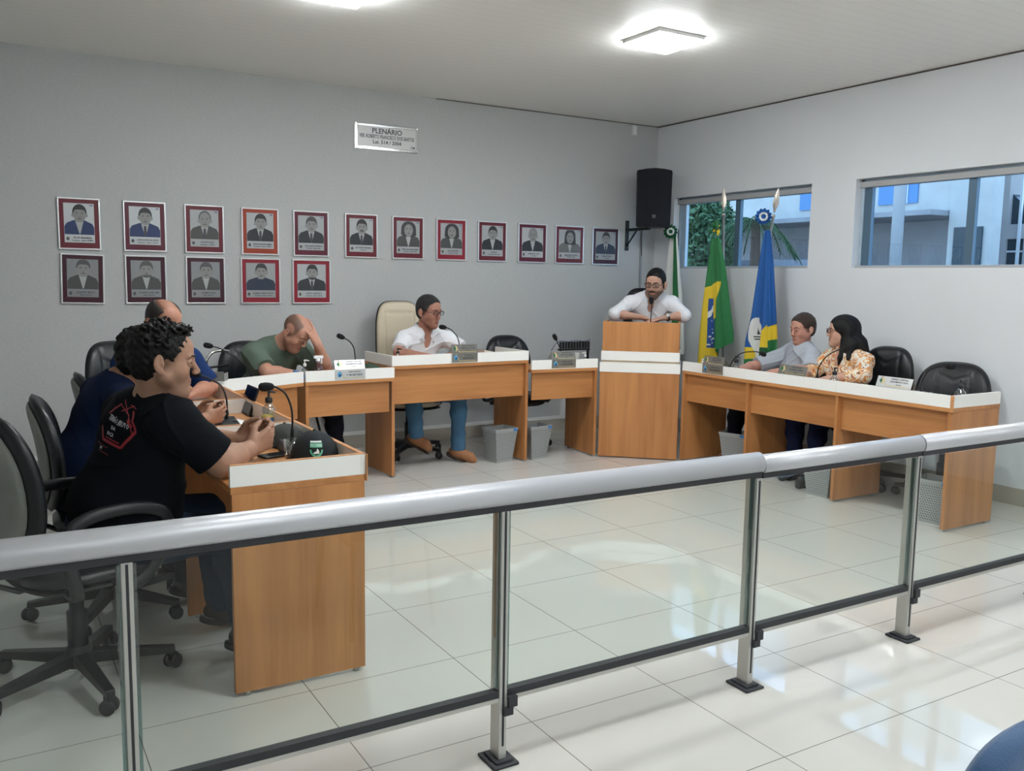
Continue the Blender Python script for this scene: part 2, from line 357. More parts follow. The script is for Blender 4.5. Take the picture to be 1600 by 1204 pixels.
# pulpit
pa, pb = Vector((-1.645, -1.31, 0)), Vector((-1.14, -1.765, 0)); pl = (pb-pa).length; prz = math.atan2(pb.y-pa.y, pb.x-pa.x)
pt = thing('pulpit', 'wooden corner pulpit with white bands where a man in white leans', 'pulpit', pa, prz)
MB().box(0, pl, 0, .42, .008, .75).build('base_cabinet', WOODZ, pt, .002)
MB().box(-.004, pl+.004, -.004, .42, .7505, .835).build('white_band', WHITE, pt, .001)
MB().box(.01, pl-.01, .012, .42, .8355, .852).build('plywood_shelf', mat('pale_plywood', (0.62, 0.5, 0.36), 0.6, noise=(8, .15)), pt, .001)
MB().box(.006, pl-.004, -.002, .42, .8525, .932).build('white_band', WHITE, pt, .001)
mb = MB(); mb.box(.015, pl-.01, 0, .02, .9325, 1.186); mb.box(.015, .035, .02, .40, .9325, 1.186); mb.box(pl-.03, pl-.01, .02, .40, .9325, 1.186)
mb.box(.035, pl-.03, .02, .40, .95, .97)
mb.build('pulpit_hood', WOODZ, pt, .002)

# ---------------- railing ----------------
RY = -5.19


rl = thing('glass_railing', 'long glass railing with round white metal handrail across the hall', 'railing', (-5.87, RY, 0))
def hrail(x0, x1, zc, r, dz=0.0):
    mb = MB(); o = rl.location
    prof = [(math.cos(a)*r*.88, math.sin(a)*r*1.0) for a in [PI*2*i/28 for i in range(28)]]
    vs = []
    for x, q in ((x0, 0), (x1, dz)): vs.append([mb.bm.verts.new((x-o.x, y, q+max(zc+z, zc-r*.62))) for y, z in prof])
    mb.skin(vs); mb.build('handrail', ALU, rl)
    zb = zc-r*.62; MB().prism([(x0-o.x, -.021, zb-.022), (x1-o.x, -.021, zb-.022+dz), (x1-o.x, -.021, zb+dz), (x0-o.x, -.021, zb)], (0, .042, 0)).build('rubber_channel', RUB, rl)
hrail(-7.9, -3.775, .884, .042, -.014)
hrail(-3.770, -2.822, .862, .039)
hrail(-2.816, -.35, .862, .041)
posts = [-7.0, -5.962, -4.878, -3.785, -2.83, -1.75, -.42]
for i, x in enumerate(posts):
    o = rl.location.x; mb = MB(); top = .835 if x < -3.79 else .818
    mb.box(x-o-.014, x-o+.014, -.020, .038, .014, top); p = mb.build('post', ALUD, rl, .003)
    MB().box(x-o-.0035, x-o+.0035, -.0215, -.0195, .06, top-.01).build('post_groove', RUB, p)
    mb = MB(); mb.box(x-o-.046, x-o+.046, -.05, .062, 0, .010); mb.box(x-o-.032, x-o+.032, -.036, .050, .010, .018); mb.build('base_cover', RUB, p, .003)
    mb = MB(); mb.box(x-o-.002, x-o+.03, -.034, -.0195, .165, .19); mb.box(x-o+.014, x-o+.045, -.034, -.0195, .19, .225); mb.build('bracket', RUB, p)
    if i+1 < len(posts):
        x2 = posts[i+1]
        MB().box(x-o+.0145, x2-o-.0145, -.006, .002, .235, top-.012).build('glass_panel', GLASS_RAIL, rl)
        for e0 in (x-o+.0145, x2-o-.024): MB().box(e0, e0+.0095, -.009, .005, .246, top-.012).build('glass_edge', GEDGE, rl)
        MB().box(x-o+.0145, x2-o-.0145, -.016, .012, .222, .245).build('gasket', RUB, rl)
        MB().box(x-o+.0145, x2-o-.0145, -.016, .012, .208, .2215).build('bottom_rail', ALUD, rl)

# ---------------- office chairs ----------------
def base_parts(t, r=.33, zc=.40, m=PBLK, off=0.0):
    mb = MB()
    for k in range(5):
        a = off+2*PI*k/5; d = Vector((math.cos(a), math.sin(a), 0)); s = Vector((-d.y, d.x, 0))
        p = [d*.03+s*.026, d*.03-s*.026, d*r-s*.017, d*r+s*.017]
        lo = [Vector((q.x, q.y, z)) for q, z in zip(p, (.075, .075, .062, .062))]
        hi = [Vector((q.x, q.y, z)) for q, z in zip(p, (.125, .125, .088, .088))]
        v = [mb.bm.verts.new(q) for q in lo+hi]
        for q in ((0, 1, 2, 3), (7, 6, 5, 4), (0, 4, 5, 1), (1, 5, 6, 2), (2, 6, 7, 3), (3, 7, 4, 0)): mb._f([v[i] for i in q])
    mb.lathe([(.045, .066), (.05, .08), (.048, .13), (.034, .15), (.034, .2)]); mb.build('star_base', m, t, .004)
    MB().lathe([(.036, .145), (.036, zc-.14), (.026, zc-.135), (.026, zc-.02)]).build('gas_column', m, t)
    for k in range(5):
        a = off+2*PI*k/5; d = Vector((math.cos(a), math.sin(a), 0))*(r-.012); s = Vector((-math.sin(a+.8), math.cos(a+.8), 0))
        mb = MB()
        for q in (-1, 1): mb.lathe([(.012, 0), (.026, .001), (.029, .008), (.026, .017), (.01, .018)], d+s*(.012*q if q < 0 else .0)+s*(-.018 if q < 0 else .004)+Vector((0, 0, .0295)), s, 20)
        mb.box(d.x-.016, d.x+.016, d.y-.016, d.y+.016, .035, .062); mb.build('caster', m, t)
def office_chair(label, x, y, az, shell=PGRY, leather=MBLK, w=.235, bh=.235, zc=.80, tilt=.10, arms='loop', r=.32, off=.3, group='black office chairs', seat_z=.455, sx=0.0):
    t = thing('office_chair', label, 'chair', (x, y, 0), az, group)
    base_parts(t, r, seat_z-.035, PBLK, off-az)
    gr = lambda a, b: .006*math.exp(-((abs(b)-.12)/.006)**2)+.006*math.exp(-((abs(a+.02)-.11)/.006)**2)*(abs(b) < .12)
    def seat(u, v, w_):
        return (u+.02+sx, v, seat_z+w_-(.05*max(0, (u-.12)/.12)**2))
    MB().pad(seat, .245, .245, .045, .02, 3.4, groove=lambda a, b: .006*math.exp(-((abs(b)-.13)/.006)**2)).build('seat', leather, t)
    MB().pad(lambda u, v, w_: (u+.02+sx, v, seat_z-.026+w_-(.03*max(0, (u-.12)/.12)**2)), .235, .235, .004, .022, 3.4).build('seat_shell', PBLK, t)
    def back(u, v, w_):   # u up, v side, w forward
        wv = v*(1-.10*(u/bh if u < 0 else 0)**2*0 - .12*max(0, u/bh))
        return (-.235 - (u+bh)*tilt + .035*math.sin((u+bh)/(2*bh)*PI)*0.9 + w_ + .55*v*v + sx*.5, wv, zc+u)
    MB().pad(back, bh, w, .050, .024, 3.0, nr=18, ns=72, groove=lambda a, b: .012*math.exp(-((abs(b)-.115)/.007)**2)+.010*math.exp(-((a-.09-abs(b)*.5)/.007)**2)*(abs(b) < .115)).build('backrest', leather, t)
    MB().pad(lambda u, v, w_: back(u, v, w_-.022), bh*.88, w*.84, .003, .022, 2.7).build('back_shell', shell, t)
    mb = MB(); mb.tube([(-.05, 0, seat_z-.045), (-.20, 0, seat_z-.05), (-.275, 0, seat_z-.01), (-.285, 0, seat_z+.10), (-.275-.02, 0, zc-.12)], .024, 8, e=.45, up=(0, 1, 0)); mb.build('back_bar', PBLK, t)
    mb = MB(); mb.box(-.10, .12, -.09, .09, seat_z-.06, seat_z-.04); mb.build('mechanism', PBLK, t, .004)
    if arms:
        for s in (-1, 1):
            y_ = s*.275; z = seat_z
            pts = [(-.10, s*.20, z-.03), (-.10, y_, z-.03), (-.115, y_, z+.05), (-.13, y_, z+.15), (-.10, y_, z+.22), (0, y_, z+.25), (.14, y_, z+.245), (.225, y_, z+.20), (.22, y_, z+.10), (.14, y_, z-.01), (.06, y_, z-.03), (.06, s*.20, z-.03)]
            MB().tube(smooth_path(pts, 4), .016, 10, e=1.5).build('armrest', CHROME if arms == 'chrome' else PBLK, t)
    return t
def smooth_path(p, n=4):
    p = [Vector(q) for q in p]; out = []
    for i in range(len(p)-1):
        a, b, c, d = p[max(i-1, 0)], p[i], p[i+1], p[min(i+2, len(p)-1)]
        for k in range(n):
            t = k/n; out.append(.5*((2*b)+(c-a)*t+(2*a-5*b+4*c-d)*t*t+(3*b-a-3*c+d)*t**3))
    return out+[p[-1]]
az = math.radians
office_chair('black chair with grey-green back shell at the left edge, under the man in black', -5.985, -3.93, az(17), off=math.radians(-78), r=.34, zc=.80, bh=.27, w=.25)
office_chair('grey-shelled chair behind the man in navy, second from the railing', -5.79, -3.22, az(-3), r=.34, zc=.76, bh=.25, w=.245, off=.5)
office_chair('grey-backed chair almost hidden by the man in navy', -5.56, -2.50, az(0), off=.2, zc=.79, bh=.24, arms=None)
office_chair('black chair behind the balding man in blue', -5.42, -1.66, az(-62), off=.9, zc=.86, bh=.25)
office_chair('black chair with chrome armrests left of the bald man in green', -4.46, -.62, az(-95), shell=PBLK, zc=.79, bh=.225, arms=None, off=.1)
dch = [o for o in bpy.data.objects if o.name.startswith('office_chair') and 'chrome' in o.get('label', '')][0]
def chrome_arm(parent):
    Mi = (Matrix.Translation(parent.location) @ Matrix.Rotation(parent.rotation_euler.z, 4, 'Z')).inverted()
    q = [Mi @ Vector(p) for p in ((-4.66, -.72, .965), (-4.72, -.74, .975), (-4.79, -.76, .960), (-4.835, -.77, .90), (-4.84, -.77, .80), (-4.84, -.77, .50), (-4.72, -.72, .43), (-4.58, -.66, .43))]
    a = MB().tube(smooth_path(q, 5), .011, 10).build('armrest', CHROME, parent)
    MB().cyl(Mi @ Vector((-4.84, -.77, .80)), Mi @ Vector((-4.84, -.77, .90)), .017).build('arm_sleeve', PBLK, a); MB().tube([Mi @ Vector((-4.84, -.77, .85)), Mi @ Vector((-4.66, -.70, .86))], .009).build('arm_link', PBLK, a)
chrome_arm(dch)
office_chair('empty black chair right of the president', -2.03, -.54, az(-97), shell=PBLK, zc=.785, bh=.225, off=.8)
office_chair('empty black chair beside the woman, right row', -.38, -3.10, az(186), shell=PBLK, zc=.835, bh=.225, off=.4, tilt=.04)
office_chair('empty black chair nearest the railing, right row', -.40, -3.74, az(204), shell=PBLK, zc=.76, bh=.225, w=.255, tilt=.16, off=.6)
office_chair('chair under the man in the grey t-shirt', -.38, -2.36, az(165), shell=PBLK, zc=.74, bh=.20, off=.9, tilt=.03)
# president's cream executive chair
def exec_chair(label, x, y, a, leather, edge, zt, name='executive_chair', w=.205, low=.52, off=.2, cat='chair', seat_z=.46):
    t = thing(name, label, cat, (x, y, 0), a)
    base_parts(t, .33, seat_z-.035, PBLK, off-a)
    MB().pad(lambda u, v, w_: (u, v, seat_z+w_), .25, .25, .05, .03, 3.2).build('seat', leather, t)
    MB().pad(lambda u, v, w_: (u, v, seat_z-.034+w_), .252, .252, .006, .012, 3.2).build('seat_rim', edge, t)
    bh = (zt-low)/2; zc = (zt+low)/2
    def back(u, v, w_): return (-.235-.05*(u+bh)+w_+.35*v*v, v, zc+u)
    def gv(a_, b_):
        q = max(abs(b_)/.135, abs(a_-.13)/.17)
        return .020*math.exp(-((q-1)/.05)**2) + .016*math.exp(-((a_+.09)/.009)**2)*(abs(b_) < .15)
    MB().pad(back, bh, w, .045, .02, 4.2, nr=26, ns=96, groove=gv).build('backrest', leather, t)
    MB().pad(lambda u, v, w_: back(u, v, w_-.014), bh*1.012, w*1.03, .008, .018, 4.2).build('back_edging', edge, t)
    MB().tube([(-.05, 0, seat_z-.05), (-.22, 0, seat_z-.05), (-.28, 0, seat_z+.02), (-.275, 0, seat_z+.2)], .026, 8, e=.45, up=(0, 1, 0)).build('back_bar', PBLK, t)
    for s in (-1, 1):
        MB().tube(smooth_path([(-.2, s*.20, seat_z+.2), (-.2, s*.27, seat_z+.22), (0, s*.28, seat_z+.23), (.12, s*.28, seat_z+.19), (.13, s*.27, seat_z+.05), (.05, s*.22, seat_z-.035)], 4), .015, 10, e=1.6).build('armrest', PBLK, t)
    return t
exec_chair('tall cream leather chair with black edging behind the president', -3.09, -.50, az(-93), CREAM, PBLK, 1.325)
exec_chair('black chair half hidden behind the man at the pulpit', -.63, -.64, az(-130), MBLK, PBLK, 1.46, name='office_chair', off=.7)
# audience chair at the lower right corner
BLUE = mat('blue_upholstery', (0.035, 0.10, 0.22), 0.55, bump=(400, .3), sheen=.3)
t = thing('audience_chair', 'blue padded chair backrest cut off at the bottom right corner', 'chair', (-4.765, -6.535, -.0), az(90))
def bk(u, v, w_): return (-.20-.12*(u+.2)+w_, v, .624+u)
MB().pad(bk, .235, .24, .035, .035, 3.4).build('backrest', BLUE, t)
MB().pad(lambda u, v, w_: (u+.0, v, .44+w_), .23, .23, .04, .03, 3.4).build('seat', BLUE, t)
for s in (-1, 1):
    MB().tube([(-.27, s*.17, .6), (-.2, s*.17, .38), (-.24, s*.19, .0)], .012).build('leg', PBLK, t)
    MB().tube([(-.2, s*.17, .40), (.18, s*.17, .40), (.22, s*.19, .0)], .012).build('leg', PBLK, t)
# ---------------- framed portraits ----------------
SIL = mat('silver_frame', (0.72, 0.72, 0.72), 0.3, 0.8)
INKS = {}
def ink(n, c): 
    if n not in INKS: INKS[n] = mat('ink_'+n, c, 0.45)
    return INKS[n]
DARKTXT = ink('dark_text', (0.05, 0.05, 0.06))
def ellp(cx, cz, rx, rz, n=24, a0=0, a1=2*PI): return [(cx+rx*math.cos(a0+(a1-a0)*i/n), cz+rz*math.sin(a0+(a1-a0)*i/n)) for i in range(n + (0 if a1-a0 > 6 else 1))]
MATC = {'maroon': (0.13, 0.008, 0.018), 'wine': (0.10, 0.006, 0.022), 'orange': (0.33, 0.045, 0.015), 'crimson': (0.25, 0.008, 0.022), 'darkwine': (0.045, 0.004, 0.014), 'plum': (0.05, 0.006, 0.018)}
def portrait(label, x0, x1, z0, z1, mc, suit, bg, hair, style, rot=0.0, tie=True, lines=('', '')):
    cx, cz, w, h = (x0+x1)/2, (z0+z1)/2, (x1-x0)/2, (z1-z0)/2
    t = thing('framed_portrait', label, 'picture', (cx, -0.001, cz), 0, 'framed portraits on the back wall'); t.rotation_euler = (0, rot, 0)
    mb = MB(); fw = .011
    mb.box(-w, w, -.018, 0, h-fw, h); mb.box(-w, w, -.018, 0, -h, -h+fw); mb.box(-w, -w+fw, -.018, 0, -h+fw, h-fw); mb.box(w-fw, w, -.018, 0, -h+fw, h-fw)
    mb.build('frame', SIL, t, .002)
    MB().box(-w+fw, w-fw, -.012, 0, -h+fw, h-fw).build('mat_board', mat('mat_'+mc, MATC[mc], 0.35), t)
    iw, it, ib = w-.042, h-.040, -h+.052
    g = suit
    mats = [ink('bg_%d' % int(bg*100), (min(1, bg*1.15), min(1, bg*1.19), min(1, bg*1.22))), ink('suit_'+g[0], g[1]), ink('skin_grey', (0.27, 0.27, 0.26)), ink('hair_%d' % int(hair*1000), (hair, hair, hair*1.05)), ink('shirt_grey', (0.42, 0.43, 0.43)), ink('tie_dark', (0.06, 0.06, 0.08)), ink('feature', (0.09, 0.085, 0.085))]
    mb = MB(); mb.box(-iw, iw, -.014, -.011, ib, it)
    y = [-.0142]; cap0 = ib+.060; fk = 1.28
    def P(pts, mi): 
        y[0] -= .00012; mb.mi = mi; mb.poly([(min(max((a if mi == -1 else a*fk), -iw+.002), iw-.002), y[0], min(cap0+(b-cap0)*fk, it-.003)) for a, b in pts])
    cap = cap0; sc = iw/.108; hz = cap+.120; hx = .003
    sh = .090*sc
    P([(-sh, cap), (-sh*1.0, cap+.045), (-sh*.78, cap+.066), (-.03, cap+.083), (.03, cap+.083), (sh*.80, cap+.064), (sh, cap+.042), (sh, cap)], 1)
    if style != 'tee':
        P([(-.022, cap+.082), (.024, cap+.082), (.006, cap+.01), (.0, cap)], 4)
        if tie: P([(-.006, cap+.066), (.008, cap+.066), (.010, cap+.02), (.001, cap), (-.008, cap+.02)], 5)
    P([(-.019, cap+.074), (.021, cap+.074), (.021, cap+.10), (-.019, cap+.10)], 2)
    if style == 'long': P([(-.052, hz-.050)]+ellp(hx, hz+.012, .050, .052, 16, PI, 0)[::1]+[(.058, hz-.055), (.03, hz-.06), (-.03, hz-.055)], 3)
    elif style == 'bob': P([(-.056, hz-.035)]+ellp(hx, hz+.008, .056, .050, 16, PI, 0)+[(.062, hz-.04), (.04, hz-.05), (-.03, hz-.05)], 3)
    else:
        P(ellp(hx, hz+.010, .0385, .0465), 3)
        P(ellp(hx-.037, hz-.008, .007, .012, 10), 2); P(ellp(hx+.037, hz-.008, .007, .012, 10), 2)
    P(ellp(hx, hz-.006, .0335, .043), 2)
    if style == 'bald': P(ellp(hx, hz+.012, .030, .032), 2)
    elif style not in ('long', 'bob'): P(ellp(hx, hz+.028, .035, .017, 16, 0, PI)+[(-.028, hz+.018), (-.012, hz+.025), (.018, hz+.024), (.036, hz+.016)][::1], 3)
    for q in (-1, 1):
        P([(hx+q*.006, hz+.010), (hx+q*.022, hz+.012), (hx+q*.022, hz+.009), (hx+q*.006, hz+.0075)], 6)
        P(ellp(hx+q*.014, hz+.002, .0055, .0028, 8), 6)
    P([(hx-.004, hz-.015), (hx+.006, hz-.015), (hx+.005, hz-.018), (hx-.003, hz-.018)], 6)
    P(ellp(hx, hz-.028, .012, .003, 10), 6)
    if style == 'moustache': P(ellp(hx, hz-.022, .015, .0045, 12), 6)
    if style == 'beard': P(ellp(hx, hz-.030, .026, .018, 16, PI, 2*PI)+[(hx+.012, hz-.034), (hx-.012, hz-.034)], 3)
    mb.mi = 6; mb.poly([(a_, -.0150, b_) for a_, b_ in ellp(-iw+.022, ib+.028, .011, .014, 12)])
    mb.build('photo_print', mats, t)
    for k, s in enumerate(lines):
        if s: text('caption_text', s, .017 if k == 0 else .013, frame((.018, -.0165, ib+.036-.020*k), (1, 0, 0), (0, 0, 1), (0, -1, 0)), DARKTXT, t, ext=.0002, fit=.15*sc)
    if z0 > 1.5: text('caption_text', 'CM', .016, frame((iw-.022, -.0165, it-.014), (1, 0, 0), (0, 0, 1), (0, -1, 0)), ink('blue_text', (0.03, 0.05, 0.2)), t, ext=.0002)
NV = ('navy', (0.025, 0.045, 0.13)); BK = ('black', (0.03, 0.033, 0.04)); GY = ('grey', (0.075, 0.078, 0.075)); BL = ('blueblack', (0.03, 0.04, 0.07)); LG = ('light', (0.16, 0.16, 0.155))
row1 = [(-5.719, -5.428, 'maroon', NV, .50, .03, 'short', 'maroon mat, man in an open navy suit'),
 (-5.267, -4.957, 'wine', NV, .50, .03, 'short', 'wine mat, bluish photo of a man with a tie'),
 (-4.816, -4.511, 'maroon', GY, .36, .13, 'bald', 'red-brown mat, olive-toned photo of a grey-haired man'),
 (-4.370, -4.064, 'orange', BK, .38, .035, 'short', 'orange-red mat, man with thick dark hair'),
 (-3.938, -3.628, 'wine', BK, .36, .07, 'wavy', 'wine mat, man with wavy hair and jacket'),
 (-3.480, -3.177, 'maroon', BK, .40, .03, 'moustache', 'maroon mat, man with a moustache'),
 (-3.035, -2.725, 'maroon', GY, .34, .05, 'bob', 'maroon mat, woman with full shoulder-length hair'),
 (-2.596, -2.286, 'crimson', GY, .32, .045, 'bob', 'bright crimson mat, woman with short dark hair'),
 (-2.160, -1.845, 'maroon', BK, .36, .035, 'short', 'maroon mat, balding man in a dark suit'),
 (-1.714, -1.385, 'wine', BK, .40, .22, 'bald', 'wine mat, pale-haired man in a dark suit'),
 (-1.281, -.935, 'maroon', LG, .36, .05, 'long', 'maroon mat, woman with long hair and light jacket'),
 (-.826, -.490, 'darkwine', BL, .30, .05, 'short', 'plum mat, young man, nearest the corner')]
words = [('SILVIO MACEDO', 'Presidente - Biênio 1993/94'), ('JOSÉ ALVES DA SILVA', 'Presidente - Biênio 1995/96'), ('VICENTE DIAS', 'Presidente - 1997/98'), ('MANOEL BATISTA LEMOS', 'Presidente - Biênio 1999/00'), ('LUIZ CARLOS PRADO', 'Presidente - Biênio 2001'), ('ANTONIO FERREIRA', 'Presidente'), ('MARIA DAS GRAÇAS LIMA', 'Presidente - Biênio 2003'), ('ELZA MOREIRA', 'Presidente - Biênio'), ('NELSON', 'Presidente - Biênio 2005'), ('SEBASTIÃO LIMA', 'Presidente'), ('ANA PAULA SOUZA', 'Presidente - Biênio'), ('MARCOS SILVA', 'Presidente')]
ordn = ['first', 'second', 'third', 'fourth', 'fifth', 'sixth', 'seventh', 'eighth', 'ninth', 'tenth', 'eleventh', 'last']
for i, (a, b, mc, su, bg, hr, st, lab) in enumerate(row1):
    portrait('upper portrait, %s from left, %s' % (ordn[i], lab), a, b, 1.706-.001*i, 2.090-.0015*i, mc, su, bg, hr, st, tie=i in (1, 2, 3, 4, 5, 11), lines=words[i])
row2 = [(-5.715, -5.415, 'darkwine', GY, .22, .09, 'short', 'plum mat, smiling man without a tie', .02), (-5.267, -4.964, 'darkwine', GY, .24, .10, 'beard', 'plum mat, bearded man in open jacket', 0),
 (-4.817, -4.510, 'darkwine', GY, .24, .10, 'short', 'plum mat, man turned sideways in a grey jacket', 0), (-4.383, -4.055, 'crimson', BL, .30, .05, 'tee', 'crimson mat, man in a bluish dark shirt', 0), (-3.950, -3.615, 'crimson', BK, .38, .03, 'beard', 'crimson mat, smiling man in a black suit and tie', 0)]
w2 = [('CLAUDIO MOTA', 'Biênio 2011/12'), ('VAGNER ALVES LIMA', 'Biênio 2013/14'), ('ADEMIR SALES', 'Biênio 2015/16'), ('ROBSON JOSÉ DA SILVA', 'Presidente - Biênio 2019/20'), ('DIEGO CARDOSO', 'Presidente - Biênio 2021/22')]
for i, (a, b, mc, su, bg, hr, st, lab, ro) in enumerate(row2):
    portrait('lower portrait, %s from left, %s' % (ordn[i], lab), a, b, 1.298, 1.675, mc, su, bg, hr, st, rot=ro, tie=i == 4, lines=w2[i])

# plaque over the portraits
t = thing('wall_plaque', 'engraved silver plaque reading PLENÁRIO high on the back wall', 'plaque', (-3.085, -.001, 2.756))
MB().box(-.30, .30, -.012, 0, -.112, .108).build('plaque_backing', mat('acrylic_backing', (0.62, 0.63, 0.63), 0.15, 0.5), t, .004)
MB().box(-.275, .275, -.018, -.0125, -.088, .086).build('plaque_plate', mat('engraved_steel', (0.45, 0.45, 0.44), 0.42, 0.6), t, .001)
for s, z, sz in (('PLENÁRIO', .048, .062), ('VER. ROBERTO FRANCISCO DOS SANTOS', 0, .045), ('Lei. 514 / 2004', -.045, .045)):
    text('engraved_text', s, sz, frame((.0, -.0185, z), (1, 0, 0), (0, 0, 1), (0, -1, 0)), DARKTXT, t, fit=.52)
text('engraved_text', 'CM', .03, frame((.245, -.0185, -.070), (1, 0, 0), (0, 0, 1), (0, -1, 0)), DARKTXT, t)
for q in (-1, 1):
    for r_ in (-1, 1): MB().cyl((q*.29, -.0125, r_*.10), (q*.29, -.018, r_*.10), .007).build('screw', CHROME, t)
tag(MB().box(-.372, -.318, -.05, -.0005, 3.03, 3.13).build('motion_sensor', TW, None, .008), 'small white sensor under the ceiling near the room corner', 'sensor')
tag(MB().box(-.198, -.172, -.016, -.0005, .12, 2.06).build('cable_duct', mat('grey_duct', (0.30, 0.31, 0.33), .5), None, .002), 'grey vertical cable duct on the back wall under the loudspeaker', 'duct')

# loudspeaker + bracket
n = Vector((-.55, -.835, 0)).normalized(); sx_ = Vector((-n.y, n.x, 0))*-1
t = thing('loudspeaker', 'black loudspeaker mounted high in the room corner', 'loudspeaker', (-.335, -.355, 2.36), math.atan2(n.y, n.x))
sec = [(-.16, -.11), (-.16, .11), (.10, .175), (.13, .165), (.150, .09), (.155, 0), (.150, -.09), (.13, -.165), (.10, -.175)]
mb = MB()
rings = []
for z, k in ((-.285, .97), (-.27, 1), (.25, 1.0), (.272, .985)):
    rings.append([mb.bm.verts.new((a*k, b*k*(1.02 if z > 0 else .98), z+(.022*(1-(b/.175)**2) if z > .2 else 0))) for a, b in sec])
mb.skin(rings, True, False); mb.build('cabinet', PBLK, t, .006)
MB().tube([(.10, -.14, -.26), (.145, -.09, -.262), (.152, 0, -.263), (.145, .09, -.262), (.10, .14, -.26)], .006).build('trim_strip', PBLK, t)
mb = MB(); rr = []
for z in (-.275, .262):
    rr.append([mb.bm.verts.new((a, b, z+(.022*(1-(b/.172)**2) if z > 0 else 0))) for a, b in ((.1345, -.168), (.157, -.092), (.162, 0), (.157, .092), (.1345, .168), (.125, .166), (.125, -.166))])
mb.skin(rr, True, False); mb.build('grille', mat('speaker_grille', (0.012, 0.014, 0.02), .7, bump=(700, .8)), t, .003)
MB().box(.160, .165, -.02, .02, -.20, -.165).build('badge', mat('badge_grey', (.03, .033, .04), .4), t)
t = thing('speaker_bracket', 'black steel wall bracket carrying the loudspeaker', 'bracket', (-.375, -.001, 2.05))
mb = MB(); mb.box(-.022, .022, -.008, 0, -.20, .11); mb.build('wall_plate', PBLK, t)
mb = MB(); mb.box(-.016, .016, -.36, -.008, .0, .028); mb.build('bracket_arm', PBLK, t)
MB().tube([(0, -.006, -.15), (0, -.16, .0)], .009).build('brace', PBLK, t)
tag(MB().tube(smooth_path([(-.33, -.20, 2.12), (-.26, -.10, 2.0), (-.20, -.03, 1.92), (-.185, -.02, 1.8)]), .004).build('speaker_cable', PBLK), 'thin black cable hanging from the corner loudspeaker', 'cable')

# ---------------- flags ----------------
FM = [mat('flag_green', (0.015, 0.16, 0.045), .7, sheen=.2), mat('flag_yellow', (0.72, 0.52, 0.03), .7), mat('flag_blue', (0.02, 0.08, 0.30), .7), mat('flag_white', (0.72, 0.74, 0.72), .7), mat('flag_light_blue', (0.012, 0.095, 0.33), .7), mat('flag_dark_green', (0.012, 0.10, 0.035), .7), mat('flag_ink', (0.03, 0.05, 0.04), .7)]
def flag(label, x, L, R, colf, bot, folds, amp, ros, rcol, name='hanging_flag'):
    """L, R: (y, z) side curves from top to bottom; bot(u): bottom fraction"""
    def cur(C, s):
        zs = [p[1] for p in C]; z = zs[0]+(zs[-1]-zs[0])*s
        for (y0, z0), (y1, z1) in zip(C, C[1:]):
            if z <= z0 and z >= z1-1e-9: return y0+(y1-y0)*((z0-z)/max(z0-z1, 1e-6)), z
        return C[-1]
    nu, nv = 130, 260; bm = bmesh.new(); V = {}
    for j in range(nv+1):
        for i in range(nu+1):
            u = i/nu; s = j/nv*bot(u)
            a, z = cur(L, s); b_, _ = cur(R, s); y = a+(b_-a)*u
            k = min(1, .25+s)
            V[i, j] = bm.verts.new((x - amp*k*math.sin(u*folds*2*PI+.6+.5*s) - .35*amp*k*math.sin(u*folds*4.7*PI), y + .012*k*math.sin(u*folds*4*PI+1), z))
    for j in range(nv):
        for i in range(nu):
            f = bm.faces.new([V[i, j], V[i+1, j], V[i+1, j+1], V[i, j+1]]); f.smooth = True
            u = (i+.5)/nu; f.material_index = colf(u, (j+.5)/nv*bot(u))
    me = bpy.data.meshes.new(name); bm.to_mesh(me); bm.free()
    for m_ in FM: me.materials.append(m_)
    o = bpy.data.objects.new(name, None); COL.objects.link(o); tag(o, label, 'flag', 'flags on poles'); o.location = (x, ros[0], ros[1])
    c = bpy.data.objects.new('cloth', me); COL.objects.link(c); c.parent = o; c.location = (-x, -ros[0], -ros[1])
    so = c.modifiers.new('solid', 'SOLIDIFY'); so.thickness = .002
    if rcol:
        nrm = Vector((-.62, -.78, 0)).normalized(); side = nrm.cross(Vector((0, 0, 1)))
        mb = MB(); c0 = Vector((-.05, 0, 0))
        rings = []
        for r_, z_ in ((.004, .012), (.020, .014), (.0205, .018), (.038, .02), (.0385, .012), (.066, .016), (.068, .004), (.03, -.006)):
            ring = []
            for i in range(48):
                rr = r_*(1+(.10*math.sin(i*PI*2/48*12) if r_ > .05 else 0)); a_ = 2*PI*i/48
                ring.append(mb.bm.verts.new(c0+side*rr*math.cos(a_)+Vector((0, 0, 1))*rr*math.sin(a_)+nrm*(z_+(.008*math.sin(i*PI*2/48*12) if r_ > .03 else 0))))
            rings.append(ring)
        for k, (a_, b_) in enumerate(zip(rings, rings[1:])):
            mb.mi = rcol[0] if k < 2 else rcol[1] if k < 4 else rcol[2]
            for i in range(48): mb._f([a_[i], a_[(i+1) % 48], b_[(i+1) % 48], b_[i]], True)
        mb.mi = rcol[0]; mb._f(rings[0]); mb.mi = rcol[2]; mb._f(rings[-1][::-1])
        mb.build('rosette', FM, o)
    return o
